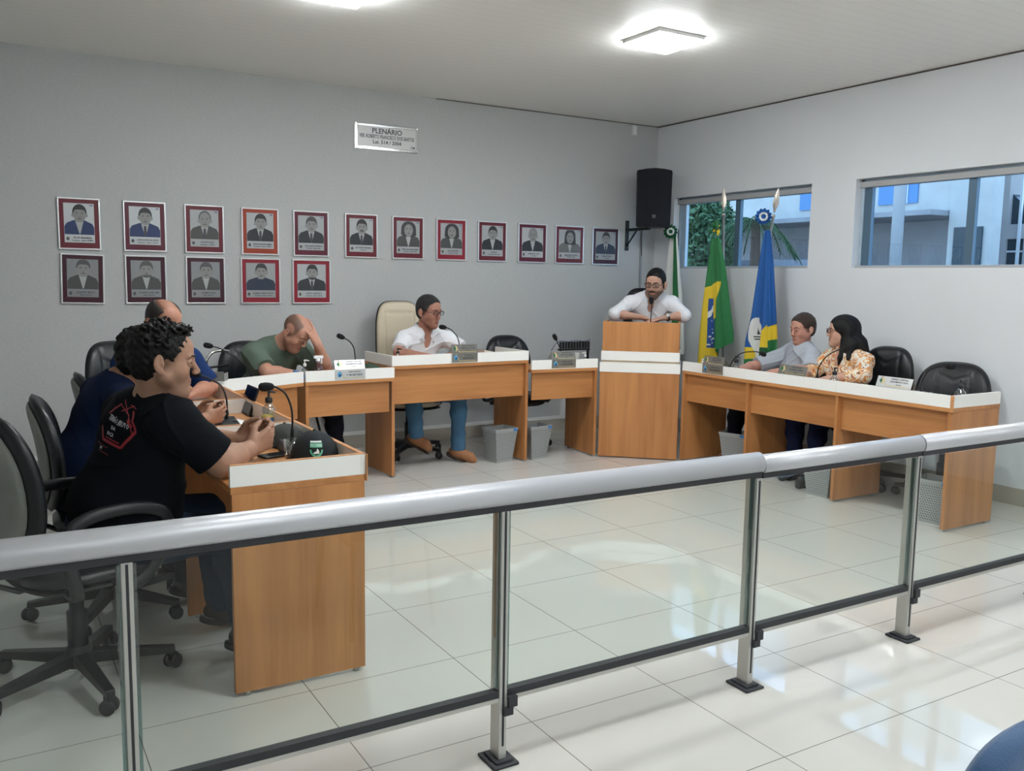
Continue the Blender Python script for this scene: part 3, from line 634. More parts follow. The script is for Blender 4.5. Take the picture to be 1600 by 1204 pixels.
def br_col(u, s):
    z = 1.94-s*1.19
    yb = -.35+.0
    py = 372+s*(575-372)
    if py < 440: return 0
    e = 1-.0
    edge = {440: .80, 481: .56, 502: .33, 600: .33}
    ks = sorted(edge); 
    for a, b in zip(ks, ks[1:]):
        if a <= py <= b: ed = edge[a]+(edge[b]-edge[a])*(py-a)/(b-a); break
    else: ed = .33
    if py < 452 and u < (452-py)/12*.45: return 0
    if py > 546: return 1 if u < .43 else 0
    if .15 < u < .34+.02*(py > 500) and py > 467:
        d = py-(497-(u-.15)*60)
        if 0 < d+8 < 10: return 3
        for su, sp in ((.26, 503), (.28, 516), (.31, 522), (.25, 533), (.30, 538), (.18, 541), (.20, 528), (.33, 531)):
            if (u-su)**2*2000+(py-sp)**2 < 2.2: return 3
        return 2
    return 1 if u < ed else 0
flag('green and yellow national flag with blue disc, hanging beside the pulpit', -.35, [(-1.255, 1.942), (-1.229, 1.658), (-1.199, 1.297), (-1.181, .75)], [(-1.342, 1.942), (-1.431, 1.657), (-1.494, 1.308), (-1.541, 1.075), (-1.566, .75)],
     br_col, lambda u: 1.0 if u < .45 else (.80+.10*(1-(u-.45)/.55)) , 1.6, .040, (-1.335, 2.06), None)
o = bpy.data.objects[[x.name for x in bpy.data.objects if x.name.startswith('hanging_flag')][-1]]
mb = MB(); rnd = random.Random(3)
for k in range(26):
    a = Vector((-.02+rnd.uniform(-.03, .02), rnd.uniform(-.02, .045), rnd.uniform(-.10, .0))); mb.mi = 1 if k % 5 == 0 else 0
    d = Vector((rnd.uniform(-.03, .01), rnd.uniform(-.03, .03), rnd.uniform(.01, .06))); mb.tube([a, a+d*.6, a+d], [.010, .014, .004], 6)
mb.build('rosette', FM, o)
def bl_col(u, s):
    py = 352+s*248; px_l = 1196-(min(py, 600)-360)/240*30; px_r = 1202+min(1, (py-360)/100)*8; px = px_l+u*(px_r-px_l)
    if ((px-1185)/6.0)**2+((py-522)/35)**2 < 1 and px < 1190.5:
        if 503 < py < 514 and abs(px-1186.5) < .5+(py-503)*.17: return 6
        if (517 < py < 518.6 or 521 < py < 523) and px > 1181.5: return 6
        return 3
    if px >= 1190.5 and px < 1194.5: return 4 if py < 497 else 1 if py < 516 else 0 if py < 575 else 5
    if px >= 1194.5:
        b = 495+max(0, (1202-px))*2.4; 
        if px > 1201: return 4 if py < 495+(1211-px)*.6 else 1 if py < 522-(px-1201)*.3 else 0 if py < 545 else 5 if py < 560 else 0
        return 4 if py < b else 1 if py < 533 else 5 if py < 562 else 0
    return 4 if py < 535 else 1 if py < 556-(px-1168)*.3 else 0
flag('blue, yellow and green flag with white oval and blue rosette, right of the national flag', -.33, [(-1.889, 1.989), (-1.85, 1.685), (-1.803, 1.233), (-1.755, 1.019), (-1.749, .60)], [(-1.938, 1.989), (-1.99, 1.684), (-2.041, 1.244), (-2.062, 1.04), (-2.058, .60)],
     bl_col, lambda u: 1.0, 1.7, .035, (-1.905, 2.105), (4, 3, 4))
flag('narrow white and green flag with green rosette behind the pulpit speaker', -.16, [(-.44, 1.99), (-.40, 1.53), (-.36, .8)], [(-.545, 1.99), (-.64, 1.34), (-.70, .8)],
     lambda u, s: 3 if u < .5 or u > .86 else 0, lambda u: 1.0, 1.6, .025, (-.50, 2.035), (5, 3, 5))
def pole(label, top, bot, tip):
    top, bot = Vector(top), Vector(bot); t = thing('flagpole', label, 'flagpole', bot, 0, 'flagpoles'); d = (top-bot)
    MB().tube([(0, 0, .02), d], .011, 12).build('pole', mat('pole_grey', (0.34, 0.35, 0.34), .35, .6), t)
    MB().lathe([(.09, 0), (.09, .012), (.06, .03), (.02, .045), (.016, .12)]).build('pole_foot', mat('pole_foot_grey', (.25, .25, .25), .4, .6), t)
    if tip:
        u = d.normalized(); mb = MB(); mb.ball(d, .018, 12); p = d+u*.03
        side = Vector((.62, -.78, 0)).normalized(); side = (side-u*side.dot(u)).normalized(); th = u.cross(side)
        out = [(.0, .006), (.03, .012), (.07, .026), (.13, .022), (.22, 0)]
        ring = [[p+u*h+side*w, p+u*h+th*.006*(1 if w else 0), p+u*h-side*w, p+u*h-th*.006*(1 if w else 0)] for h, w in out]
        rr = [[mb.bm.verts.new(q) for q in r_] for r_ in ring[:-1]]; mb.skin(rr, True, False); tipv = mb.bm.verts.new(ring[-1][0])
        for i in range(4): mb._f([rr[-1][i], rr[-1][(i+1) % 4], tipv])
        mb.build('spear_finial', mat('finial_silver', (0.55, 0.5, 0.44), .3, .9), t)
pole('pole of the national flag with silver spear tip', (-.30, -1.338, 2.155), (-.29, -1.44, 0), True)
pole('leaning grey pole of the blue flag with silver spear tip', (-.30, -1.945, 2.11), (-.36, -1.62, 0), True)
pole('pole of the white and green flag in the corner', (-.10, -.50, 2.06), (-.10, -.60, 0), False)

# ---------------- gooseneck microphones ----------------
def mic(label, pts, base=True, brot=0.0, hl=.045):
    b0 = Vector(pts[0]); z0 = b0.z; t = thing('gooseneck_microphone', label, 'microphone', b0, 0, 'gooseneck microphones')
    P = [Vector(p)-b0 for p in pts]
    if base:
        bz = base if isinstance(base, float) else .79; h = bz-z0
        M = Matrix.Rotation(brot, 3, 'Z'); mb = MB()
        c = [(-.055, -.065, 0), (.055, -.065, 0), (.055, .065, 0), (-.055, .065, 0)]; tp = [(-.045, -.045, .022), (.045, -.045, .022), (.045, .055, .04), (-.045, .055, .04)]
        v = [mb.bm.verts.new(M @ Vector(q)+Vector((0, -.02, h))) for q in c+tp]
        for q in ((3, 2, 1, 0), (4, 5, 6, 7), (0, 1, 5, 4), (1, 2, 6, 5), (2, 3, 7, 6), (3, 0, 4, 7)): mb._f([v[i] for i in q])
        mb.build('mic_base', PBLK, t, .004)
        MB().cyl(M @ Vector((.028, -.055, h+.028)), M @ Vector((.028, -.055, h+.034)), .009).build('talk_button', mat('button_grey', (.12, .12, .13), .4), t)
        P = [Vector((0, 0, h+.03))]+P[1:] if h > -.06 else P
    sp = smooth_path(P, 5); n_ = len(sp)
    MB().tube(sp, [.0085 if i < n_*.14 else .0045 for i in range(n_)], 8).build('gooseneck', PBLK, t)
    e = sp[-1]; d = (sp[-1]-sp[-3]).normalized()
    MB().lathe([(.006, -.02), (.014, -.012), (.0185, .004), (.0195, .02), (.0175, hl-.008), (.010, hl)], e, d, 16).build('foam_windscreen', FOAM, t)
mic('black gooseneck microphone standing before the man in black', [(-5.107, -3.76, .82), (-5.103, -3.76, .905), (-5.108, -3.76, .972), (-5.132, -3.76, 1.032), (-5.171, -3.76, 1.062), (-5.20, -3.76, 1.066)])
mic('gooseneck microphone in front of the mouth of the man in black', [(-5.212, -3.02, .819), (-5.21, -3.02, .916), (-5.237, -3.02, .991), (-5.297, -3.02, 1.029), (-5.348, -3.02, 1.053)])
mic('gooseneck microphone pointing left beside the empty chrome-armed chair', [(-4.621, -1.25, .819), (-4.651, -1.25, .892), (-4.729, -1.25, .958), (-4.835, -1.25, 1.028), (-4.905, -1.25, 1.05)])
mic('gooseneck microphone behind the first secretary nameplate', [(-3.80, -1.1, .83), (-3.81, -1.1, .974), (-3.84, -1.1, 1.038), (-3.881, -1.1, 1.068), (-3.906, -1.1, 1.08)])
mic('gooseneck microphone in front of the president', [(-2.842, -.98, .90), (-2.861, -.98, 1.034), (-2.909, -.98, 1.098), (-2.955, -.98, 1.128), (-2.99, -.98, 1.135)], base=.87)
mic('gooseneck microphone between the president and the pulpit', [(-1.815, -.98, .83), (-1.832, -.98, .898), (-1.868, -.98, .973), (-1.895, -.98, 1.02)])
mic('gooseneck microphone at the mouth of the man at the pulpit', [(-1.19, -1.40, .99), (-1.20, -1.42, 1.1), (-1.21, -1.45, 1.281), (-1.213, -1.45, 1.355)], base=.972)
mic('gooseneck microphone bending right in front of the hanging flags', [(-.80, -2.0, .83), (-.8, -2.014, .84), (-.8, -2.062, .899), (-.8, -2.147, .954), (-.8, -2.29, .975), (-.8, -2.36, .966)])
mic('gooseneck microphone in front of the woman', [(-.8, -2.934, .816), (-.8, -2.94, .9), (-.8, -3.0, .988), (-.8, -3.089, 1.043), (-.8, -3.17, 1.066)])
mic('gooseneck microphone over the empty chair nearest the railing', [(-.8, -3.806, .821), (-.8, -3.806, .886), (-.8, -3.847, .964), (-.8, -3.919, 1.001), (-.8, -3.99, 1.01)])

# ---------------- nameplates ----------------
PLT = mat('brushed_nameplate', (0.23, 0.22, 0.195), 0.38, 0.5, noise=(60, .06)); PLL = mat('bright_nameplate', (0.72, 0.73, 0.73), 0.3, 0.6)
GOLD = mat('gold_line', (0.75, 0.60, 0.28), 0.3, 0.8); EGR = ink('emblem_green', (0.02, 0.16, 0.07)); EYE = ink('emblem_cream', (0.75, 0.60, 0.30)); EBL = ink('emblem_blue', (0.10, 0.36, 0.60)); EDB = ink('emblem_dark_blue', (0.01, 0.05, 0.14)); ERD = ink('emblem_orange', (0.5, 0.2, 0.08))
def plate(label, o, ux, tilt, w, h, lines, upper=True, lower=None, pm=None, lt=0.0):
    """o: foot centre of the tilted plate, ux: reading direction; the face looks towards ux x z"""
    ux = Vector(ux).normalized(); nrm = ux.cross(Vector((0, 0, 1))); t = thing('nameplate', label, 'nameplate', o, 0, 'nameplates on the desks')
    pm = pm or PLT
    def face(part, org, up, tl, em, h_):
        fn = ux.cross(up)
        M = frame(org, ux, up, fn); p = MB().box(-w/2, w/2, 0, h_, -.0025, 0).build(part, pm, t, .0006, M)
        mb = MB(); a = -w/2+.28*w; lw = .0022
        for q0, q1 in (((a-.03, h_*.92), (a, h_*.14)), ((a, h_*.14), (w/2-.01, h_*.14))):
            d = (Vector((*q1, 0))-Vector((*q0, 0))).normalized(); s = Vector((-d.y, d.x, 0))*lw
            mb.prism([Vector((*q0, .0002))+s, Vector((*q0, .0002))-s, Vector((*q1, .0002))-s, Vector((*q1, .0002))+s], (0, 0, .0006))
        mb.build('gold_line', GOLD, p)
        mb = MB(); c = (-w/2+.14*w, h_*.52)
        if em == 'leaf':
            mb.mi = 0; mb.prism([(c[0]+q[0]*h_, c[1]+q[1]*h_, .0004) for q in ((-.26, .05), (-.05, .30), (.06, .05), (-.02, -.22))], (0, 0, .0006))
            mb.mi = 1; mb.prism([(c[0]+q[0]*h_, c[1]+q[1]*h_, .0004) for q in ((.0, .32), (.2, .26), (.27, .0), (.14, -.3), (.02, -.34), (.10, -.05), (.08, .1))], (0, 0, .0005))
            mb.mi = 2; mb.prism([(c[0]+q[0]*h_, c[1]+q[1]*h_, .0004) for q in ((-.16, .28), (-.02, .42), (.14, .36), (0, .33))], (0, 0, .0005)); ms = [EGR, EYE, ERD]
        else:
            mb.mi = 0; mb.prism([(x, y, .0004) for x, y in ellp(c[0], c[1], h_*.24, h_*.30)], (0, 0, .0005))
            mb.mi = 1; mb.prism([(c[0]+q[0]*h_, c[1]+q[1]*h_, .001) for q in ((-.12, -.2), (.12, -.22), (.2, .08), (.06, -.02), (-.02, .06))], (0, 0, .0004)); ms = [EBL, EDB]
        mb.build('emblem', ms, p)
        for k, (s, sz) in enumerate(tl):
            text('nameplate_text', s, sz*h_, M @ Matrix.Translation((.135*w, h_*(.80-.27*k if len(tl) > 2 else .72-.34*k), .0008)) if False else Matrix.Translation((.135*w, h_*((.80-.25*k) if len(tl) > 2 else (.74-.32*k)), .0004)), DARKTXT, p, fit=w*.62)
    up = (Vector((0, 0, 1))*math.cos(tilt)-nrm*math.sin(tilt)).normalized()
    face('name_face', Vector((0, 0, 0)), up, lines, 'leaf', h)
    if lower: face('title_face', Vector((0, 0, -h-.001))+nrm*.004, Vector((0, 0, 1)), lower, 'globe', h)
    # acrylic back leg
    b = up*h; mb = MB()
    v = [(-ux*(w/2)+b*.98-nrm*.003), (ux*(w/2)+b*.98-nrm*.003), (ux*(w/2)-nrm*(.05+h*.3)), (-ux*(w/2)-nrm*(.05+h*.3))]
    mb.prism(v, -nrm*.002-Vector((0, 0, .001))); mb.build('acrylic_back', CLEAR, t)
rh = .0785+.785+.003
plate('bright nameplate reading 1º SECRETÁRIO on the desk left of the president', (-3.945, -1.365-.004, rh-.002), (1, .05, 0), .28, .235, .070, [('MUNICÍPIO DE SÃO JOSÉ', .15), ('ANDERSON ROSA', .23), ('Vereador', .13)], lower=[('CÂMARA MUNICIPAL', .15), ('1º SECRETÁRIO', .27)], pm=PLL)
plate('nameplate reading PRESIDENTE on the tallest desk', (-2.945, -1.255-.004, .865+.0785+.002), (1, .05, 0), .14, .235, .070, [('CÂMARA MUNICIPAL DE', .15), ('ADEMILSON DO VALE', .2), ('Vereador', .12)], lower=[('MUNICÍPIO DE', .15), ('PRESIDENTE', .27)])
plate('nameplate reading 2º SECRETÁRIO beside the pulpit', (-2.008, -1.280-.004, rh-.001), (1, -.06, 0), .26, .235, .070, [('CÂMARA MUNICIPAL', .15), ('JOSÉ CARLOS LIMA', .2), ('Vereador', .12)], lower=[('CÂMARA MUNICIPAL', .15), ('2º SECRETÁRIO', .24)])
plate('nameplate with two stacked faces on the desk right of the pulpit', (-1.129, -2.15, rh-.001), (0, -1, 0), .26, .235, .070, [('CÂMARA MUNICIPAL', .15), ('PAULO CESAR', .22), ('Vereador', .12)], lower=[('CÂMARA MUNICIPAL', .15), ('VICE-PRESIDENTE', .22)])
plate('single brown-grey nameplate between the grey-shirted man and the woman', (-1.123, -2.965, rh+.0), (0, -1, 0), .35, .262, .072, [('CÂMARA MUNICIPAL', .14), ('ROGÉRIO ALMEIDA', .2), ('Vereador', .13)])
plate('bright single nameplate in front of the empty chair, right row', (-1.123, -3.82, rh+.0), (0, -1, 0), .35, .262, .072, [('GABRIELA CRISTINA', .2), ('NASCIMENTO SILVA', .2), ('Vereadora', .13)], pm=PLL)

# ---------------- bottles ----------------
LIQ = mat('pink_liquid', (0.55, 0.22, 0.2), 0.2, trans=.3); LIQ2 = glassmat('gel_bottle', (0.72, 0.76, 0.76), .15, .1)
LBB = mat('label_blue', (0.05, 0.22, 0.55), .5); LBY = mat('label_yellow', (0.75, 0.6, 0.12), .5); LBW = mat('label_white', (.75, .77, .78), .5); WPL = mat('white_plastic', (0.8, 0.8, 0.8), .35)
def pump(label, x, y, z, r=.030, h=.10, cap=None, lab=None, lab2=None, a=0.0, body=None):
    cap = cap or PBLK; t = thing('hand_sanitizer_bottle', label, 'bottle', (x, y, z+.0005), a, 'pump bottles on the desks')
    MB().lathe([(r*.93, 0), (r, .004), (r, h*.62), (r*.82, h*.78), (r*.45, h*.90), (r*.42, h)], n=20).build('bottle_body', body or LIQ2, t)
    if lab: MB().lathe([(r*1.01, h*.10), (r*1.02, h*.105), (r*1.02, h*.40), (r*1.01, h*.405)], n=20).build('label', lab, t)
    if lab2: MB().lathe([(r*1.01, h*.41), (r*1.02, h*.412), (r*1.02, h*.48), (r*1.01, h*.482)], n=20).build('label', lab2, t)
    MB().lathe([(r*.48, h*.98), (r*.50, h*1.0), (r*.50, h*1.16), (r*.3, h*1.2), (r*.16, h*1.22), (r*.16, h*1.38)], n=16).build('pump_collar', cap, t)
    MB().tube([(-.006, 0, h*1.40), (.012, 0, h*1.41), (.034, 0, h*1.36)], [.007, .006, .0035], 8).build('pump_nozzle', cap, t)
pump('gel bottle with black pump and yellow-blue label by the clasped hands', -5.03, -3.13, .785, .036, .125, lab=LBB, lab2=LBY)
pump('tiny bottle with a white pump in front of the bald man in green', -4.237, -1.22, .785, .024, .10, cap=WPL, lab=LBB)
pump('small clear bottle with a blue cap below the elbow of the bald man', -4.33, -1.26, .785, .02, .05, cap=LBB)
pump('gel bottle with black pump at the left end of the president desk', -3.475, -1.15, .865, .026, .085)
pump('blue-labelled bottle with white pump left of the pulpit', -1.715, -1.18, .785, .025, .085, cap=WPL, lab=LBB, a=PI)
pump('small clear bottle with bluish label right of the pulpit', -.99, -1.88, .785, .022, .07, cap=WPL, lab=LBB)
pump('bottle with black pump behind the stacked nameplate right of the pulpit', -1.0, -2.28, .785, .034, .11, lab=LBW)
pump('gel bottle with black pump in front of the woman', -1.02, -3.27, .785, .035, .11, lab=LBW)
pump('gel bottle with black pump at the right end of the desks', -.93, -4.17, .785, .036, .11, lab=LBW)
t = thing('spray_bottle', 'pink spray bottle with white trigger beside the nameplate', 'bottle', (-4.16, -1.28, .7855))
MB().lathe([(.040, 0), (.042, .006), (.042, .07), (.028, .105), (.014, .13), (.013, .14)], n=20).build('bottle_body', glassmat('pink_bottle', (0.72, 0.36, 0.34), .12, .1), t)
mb = MB(); mb.lathe([(.016, .138), (.016, .158)], n=14); mb.box(-.03, .040, -.009, .009, .158, .178); mb.box(.022, .034, -.006, .006, .120, .158); mb.build('trigger_head', WPL, t, .003)

# ---------------- perforated bins ----------------
def perf():
    m = bpy.data.materials.new('perforated_grey_steel'); m.use_nodes = True; t = m.node_tree; b = t.nodes['Principled BSDF']; b.inputs['Roughness'].default_value = .45; b.inputs['Metallic'].default_value = .3
    tc = t.nodes.new('ShaderNodeTexCoord'); sp = t.nodes.new('ShaderNodeSeparateXYZ'); t.links.new(tc.outputs['Object'], sp.inputs[0])
    def M(op, a, b_=None, c=None):
        n = t.nodes.new('ShaderNodeMath'); n.operation = op
        for i, v in enumerate((a, b_, c)):
            if v is None: continue
            if isinstance(v, (int, float)): n.inputs[i].default_value = v
            else: t.links.new(v, n.inputs[i])
        return n.outputs[0]
    s = .016
    h = M('ADD', sp.outputs['X'], sp.outputs['Y']); row = M('FLOOR', M('DIVIDE', sp.outputs['Z'], s)); off = M('MULTIPLY', M('MODULO', row, 2.0), s/2)
    u = M('SUBTRACT', M('PINGPONG', M('ADD', M('ADD', h, 5.0), off), s/2), s/4); u = M('SUBTRACT', M('FRACT', M('DIVIDE', M('ADD', M('ADD', h, 5.0), off), s)), .5)
    v = M('SUBTRACT', M('FRACT', M('DIVIDE', sp.outputs['Z'], s)), .5)
    d = M('SQRT', M('ADD', M('MULTIPLY', u, u), M('MULTIPLY', v, v))); hole = M('LESS_THAN', d, .24)
    inz = M('MULTIPLY', M('GREATER_THAN', sp.outputs['Z'], .02), M('LESS_THAN', sp.outputs['Z'], .255)); hole = M('MULTIPLY', hole, inz)
    mc = t.nodes.new('ShaderNodeMix'); mc.data_type = 'RGBA'; mc.inputs[6].default_value = (0.40, 0.42, 0.42, 1); mc.inputs[7].default_value = (0.06, 0.065, 0.07, 1)
    t.links.new(hole, mc.inputs[0]); t.links.new(mc.outputs[2], b.inputs['Base Color']); return m
PERF = perf()
def make_bin(label, x, y, a):
    t = thing('waste_bin', label, 'waste bin', (x, y, 0), a, 'perforated grey bins under the desks')
    mb = MB(); rings = []
    for z, w in ((0, .082), (.285, .118), (.285, .114), (.008, .078)): rings.append([mb.bm.verts.new((sx*w, sy*w*.82, z)) for sx, sy in ((-1, -1), (1, -1), (1, 1), (-1, 1))])
    mb.skin(rings, True, False); mb.build('bin_body', PERF, t)
    mb = MB(); w = .119
    for q in (-1, 1): mb.box(-w, w, q*w*.82-.003, q*w*.82+.003, .272, .29); mb.box(q*w-.003, q*w+.003, -w*.82, w*.82, .272, .29)
    mb.build('rim', mat('bin_rim', (.44, .46, .47), .4, .4), t)
    MB().box(.07, .108, -w*.82-.0045, -w*.82-.003, .262, .285).build('sticker', LBB, t)
    return t
make_bin('perforated grey bin left of the president desk leg', -2.515, -1.09, az(8))
make_bin('perforated grey bin right of the president desk leg', -2.175, -1.10, az(8))
make_bin('perforated pale bin under the desk right of the pulpit', -.83, -2.16, az(-70))
make_bin('perforated grey bin beside the middle leg of the right row', -1.0, -3.20, az(-80))
make_bin('perforated grey bin inside the end desk of the right row', -.93, -4.06, az(-80))

# ---------------- things on the desks ----------------
PAPER = mat('paper', (0.82, 0.83, 0.84), .6)
def flat(name, label, cat, x, y, z, w, d, a, m, h=.003, group=None):
    o = MB().box(-w/2, w/2, -d/2, d/2, 0, h).build(name, m); o.location = (x, y, z+.0006); o.rotation_euler = (0, 0, a); return tag(o, label, cat, group)
flat('paper_sheets', 'white sheets under the microphone in front of the man in navy', 'paper', -5.20, -2.93, .785, .21, .30, .3, PAPER, .004)
flat('paper_sheets', 'white sheets on the far left desk beside the man in blue', 'paper', -5.22, -2.13, .785, .21, .30, -.2, PAPER, .004)
flat('open_magazine', 'open printed magazine on the corner desk beside the chrome-armed chair', 'magazine', -4.72, -1.36, .785, .34, .2, -.4, mat('magazine', (0.35, 0.28, 0.33), .3, noise=(25, .6)), .012)
flat('paper_sheets', 'papers under the forearms of the bald man', 'paper', -4.45, -1.17, .785, .26, .18, -.3, mat('grey_paper', (.55, .54, .5), .5), .004)
flat('paper_sheets', 'white papers in front of the woman on the right row', 'paper', -.86, -2.78, .785, .21, .30, .1, PAPER, .004)
flat('paper_sheets', 'single white sheet between the woman and the bright nameplate', 'paper', -.80, -3.38, .785, .21, .30, .2, PAPER, .004)
t = thing('smartphone', 'black smartphone on the desk by the clasped hands', 'phone', (-5.20, -3.86, .786), .25)
MB().box(-.075, .075, -.036, .036, 0, .008).build('phone_case', PBLK, t, .003); MB().box(-.07, .07, -.032, .032, .0082, .0088).build('phone_screen', mat('phone_glass', (.01, .01, .012), .05), t)
# tablet leaning on the riser
t = thing('tablet', 'black tablet leaning over the front board of the left row', 'tablet', (-5.035, -2.66, .787)); t.rotation_euler = (0, .35, 0)
MB().box(-.005, .005, -.11, .11, 0, .155).build('tablet_case', PBLK, t, .002); MB().box(-.0062, -.0052, -.10, .10, .01, .145).build('tablet_screen', MATS['phone_glass'], t)
t = thing('document_box', 'grey upright document holder on the far corner of the left row', 'box', (-4.975, -1.70, .864), az(60))
mb = MB(); mb.box(-.04, .04, -.07, -.066, 0, .05); mb.box(-.04, .04, .066, .07, 0, .05); mb.box(-.04, -.036, -.066, .066, 0, .06); mb.box(-.036, .04, -.066, .066, 0, .003); mb.build('holder_body', mat('grey_acrylic', (.20, .20, .19), .3), t, .001)
# caps
def cap(name, label, x, y, z, a, m, r=.095, h=.115, emb=False):
    t = thing(name, label, 'cap', (x, y, z+.0006), a)
    mb = MB(); rings = []
    for k in range(10):
        ph = k/9*PI/2; rings.append([mb.bm.verts.new((math.cos(ph)*r*1.08*math.cos(2*PI*i/36), math.cos(ph)*r*.92*math.sin(2*PI*i/36), .01+h*math.sin(ph)**.9)) for i in range(36)] if k < 9 else [mb.bm.verts.new((.004*math.cos(2*PI*i/36), .004*math.sin(2*PI*i/36), .01+h)) for i in range(36)])
    rings.insert(0, [mb.bm.verts.new((r*1.08*math.cos(2*PI*i/36), r*.92*math.sin(2*PI*i/36), 0)) for i in range(36)]); mb.skin(rings); mb.build('crown', m, t)
    MB().ball((0, 0, .01+h), .007, 10).build('button', m, t)
    mb = MB(); top = []; bot_ = []
    for i in range(17):
        th = -1.1+2.2*i/16; top.append((r*1.02*math.cos(th), r*.88*math.sin(th), .012)); bot_.append((r*1.0*math.cos(th)+.062*math.cos(th*.8), r*.95*math.sin(th), .004))
    a_ = [mb.bm.verts.new(q) for q in top]; b_ = [mb.bm.verts.new(q) for q in bot_]; c_ = [mb.bm.verts.new((q[0], q[1], q[2]-.004)) for q in bot_]; d_ = [mb.bm.verts.new((q[0], q[1], q[2]-.006)) for q in top]
    for i in range(16): mb._f([a_[i], b_[i], b_[i+1], a_[i+1]], True); mb._f([d_[i+1], c_[i+1], c_[i], d_[i]], True); mb._f([b_[i], c_[i], c_[i+1], b_[i+1]])
    mb.build('visor', m, t)
    return t
CAPB = mat('black_cap_cloth', (0.012, 0.016, 0.018), .85, bump=(500, .4)); CAPG = mat('dark_grey_cap_cloth', (0.05, 0.055, 0.05), .9, bump=(500, .4)); CAPGR = mat('green_cap_cloth', (0.045, 0.075, 0.05), .9, bump=(500, .4))
ct = cap('baseball_cap', 'black cap with a green and white emblem on the near end of the left row', -5.095, -4.03, .785, az(95), CAPB, .104, .116)
# emblem stitched on the side facing the hall entrance
def ondome(u, w, off=.0015, r=.104, h=.116):
    """u sideways, w up on the flank facing the railing, in cap space (cap turned by 95 degrees)"""
    z = min(max(w+.012, .012), .12); k = max(0, 1-((z-.01)/h)**2.2)**.5
    ang = math.radians(158)+u/(r*k+.01); return Vector((math.cos(ang)*(r*1.08*k+off), math.sin(ang)*(r*.92*k+off), z+off*.6))
GE = ink('cap_green', (0.10, 0.45, 0.28)); WE = ink('cap_white', (0.75, 0.8, 0.78))
mb = MB(); mb.mi = 0
def strip(u0, u1, z0, z1, mi, n_=8, off=.002):
    mb.mi = mi
    for i in range(n_):
        a, b_ = u0+(u1-u0)*i/n_, u0+(u1-u0)*(i+1)/n_; mb.poly([ondome(a, z0, off), ondome(b_, z0, off), ondome(b_, z1, off), ondome(a, z1, off)])
strip(-.028, .028, .060, .076, 0)
for i in range(14):
    a0, a1 = PI+PI*i/14, PI+PI*(i+1)/14; mb.mi = 0
    q = [(math.cos(a)*rr_, .052+math.sin(a)*rr_*.95) for a, rr_ in ((a0, .030), (a1, .030), (a1, .022), (a0, .022))]; mb.poly([ondome(u, w, .002) for u, w in q])
mb.mi = 1; mb.poly([ondome(u, w, .0022) for u, w in ((-.013, .036), (.013, .036), (.013, .045), (.008, .054), (.003, .056), (.001, .047), (-.006, .044), (-.012, .042))])
strip(-.026, .026, .078, .084, 1)
mb.build('stitched_emblem', [GE, WE], ct)
def wraptext(name, s, size, z, m, w, parent):
    cu = bpy.data.curves.new(name, 'FONT'); cu.body = s; cu.size = size; cu.align_x = 'CENTER'; cu.resolution_u = 1; tmp = bpy.data.objects.new(name, cu); me = bpy.data.meshes.new_from_object(tmp); bpy.data.objects.remove(tmp)
    xs = [v.co.x for v in me.vertices]; k = w/(max(xs)-min(xs))
    for v in me.vertices: v.co = ondome(v.co.x*k, z+v.co.y, .0030)
    me.materials.clear(); me.materials.append(m); o = bpy.data.objects.new(name, me); COL.objects.link(o); o.parent = parent
wraptext('emblem_text', 'PECUÁRIA', .014, .063, WE, .050, ct)
cap('baseball_cap', 'dark grey cap lying behind the black emblem cap', -5.10, -3.63, .785, az(20), CAPG, .085, .085)
cap('baseball_cap', 'dark green cap beside the bright nameplate', -3.70, -1.14, .785, az(170), CAPGR, .085, .085)
# glass on the left row
mb = MB(); mb.lathe([(.028, 0), (.034, .09), (.0325, .09), (.0265, .006)], n=24); o = mb.build('drinking_glass', CLEAR); o.location = (-5.135, -4.02, .786); o.location = (-5.175, -3.985, .786); tag(o, 'clear glass left of the black emblem cap', 'glass')
# cream folder on the president desk
o = MB().prism([(0, 0, 0), (.30, 0, 0), (.30, 0, .028), (0, 0, .085)], (0, .24, 0)).build('cream_folder', mat('cream_card', (.70, .62, .54), .5)); o.location = (-2.68, -1.10, .8656); tag(o, 'cream wedge-shaped folder at the right end of the president desk', 'folder')
# router and microphone charging rack left of the pulpit
t = thing('router_box', 'small white device left of the pulpit behind the desk board', 'device', (-1.78, -1.02, .7856), az(-10))
mb = MB(); mb.prism([(-.09, -.04, 0), (.09, -.04, 0), (.09, -.04, .11), (-.06, -.04, .125), (-.09, -.04, .10)], (0, .09, 0)); mb.build('device_body', mat('pale_grey_plastic', (.52, .54, .51), .4), t, .006)
t = thing('cable_rack', 'row of black plugs on a rack with a looping cable left of the pulpit', 'cable rack', (-1.79, -.90, .7856), az(-5))
mb = MB(); mb.box(-.03, .31, -.02, .02, 0, .012); mb.box(.0, .015, -.01, .01, .012, .12); mb.box(.28, .295, -.01, .01, .012, .12); mb.box(-.02, .30, -.015, .015, .12, .135); mb.build('rack_frame', PBLK, t)
for k in range(11): MB().box(-.005+k*.029, .010+k*.029, -.012, .012, .137, .198).build('plug', PBLK, t, .002)
MB().tube(smooth_path([(-.09, 0, .12), (-.05, 0, .18), (.0, .01, .205), (.08, -.01, .20), (.16, .01, .207), (.24, -.01, .20), (.31, 0, .215)]), .004).build('cable', mat('bluish_cable', (.12, .14, .2), .5), t)
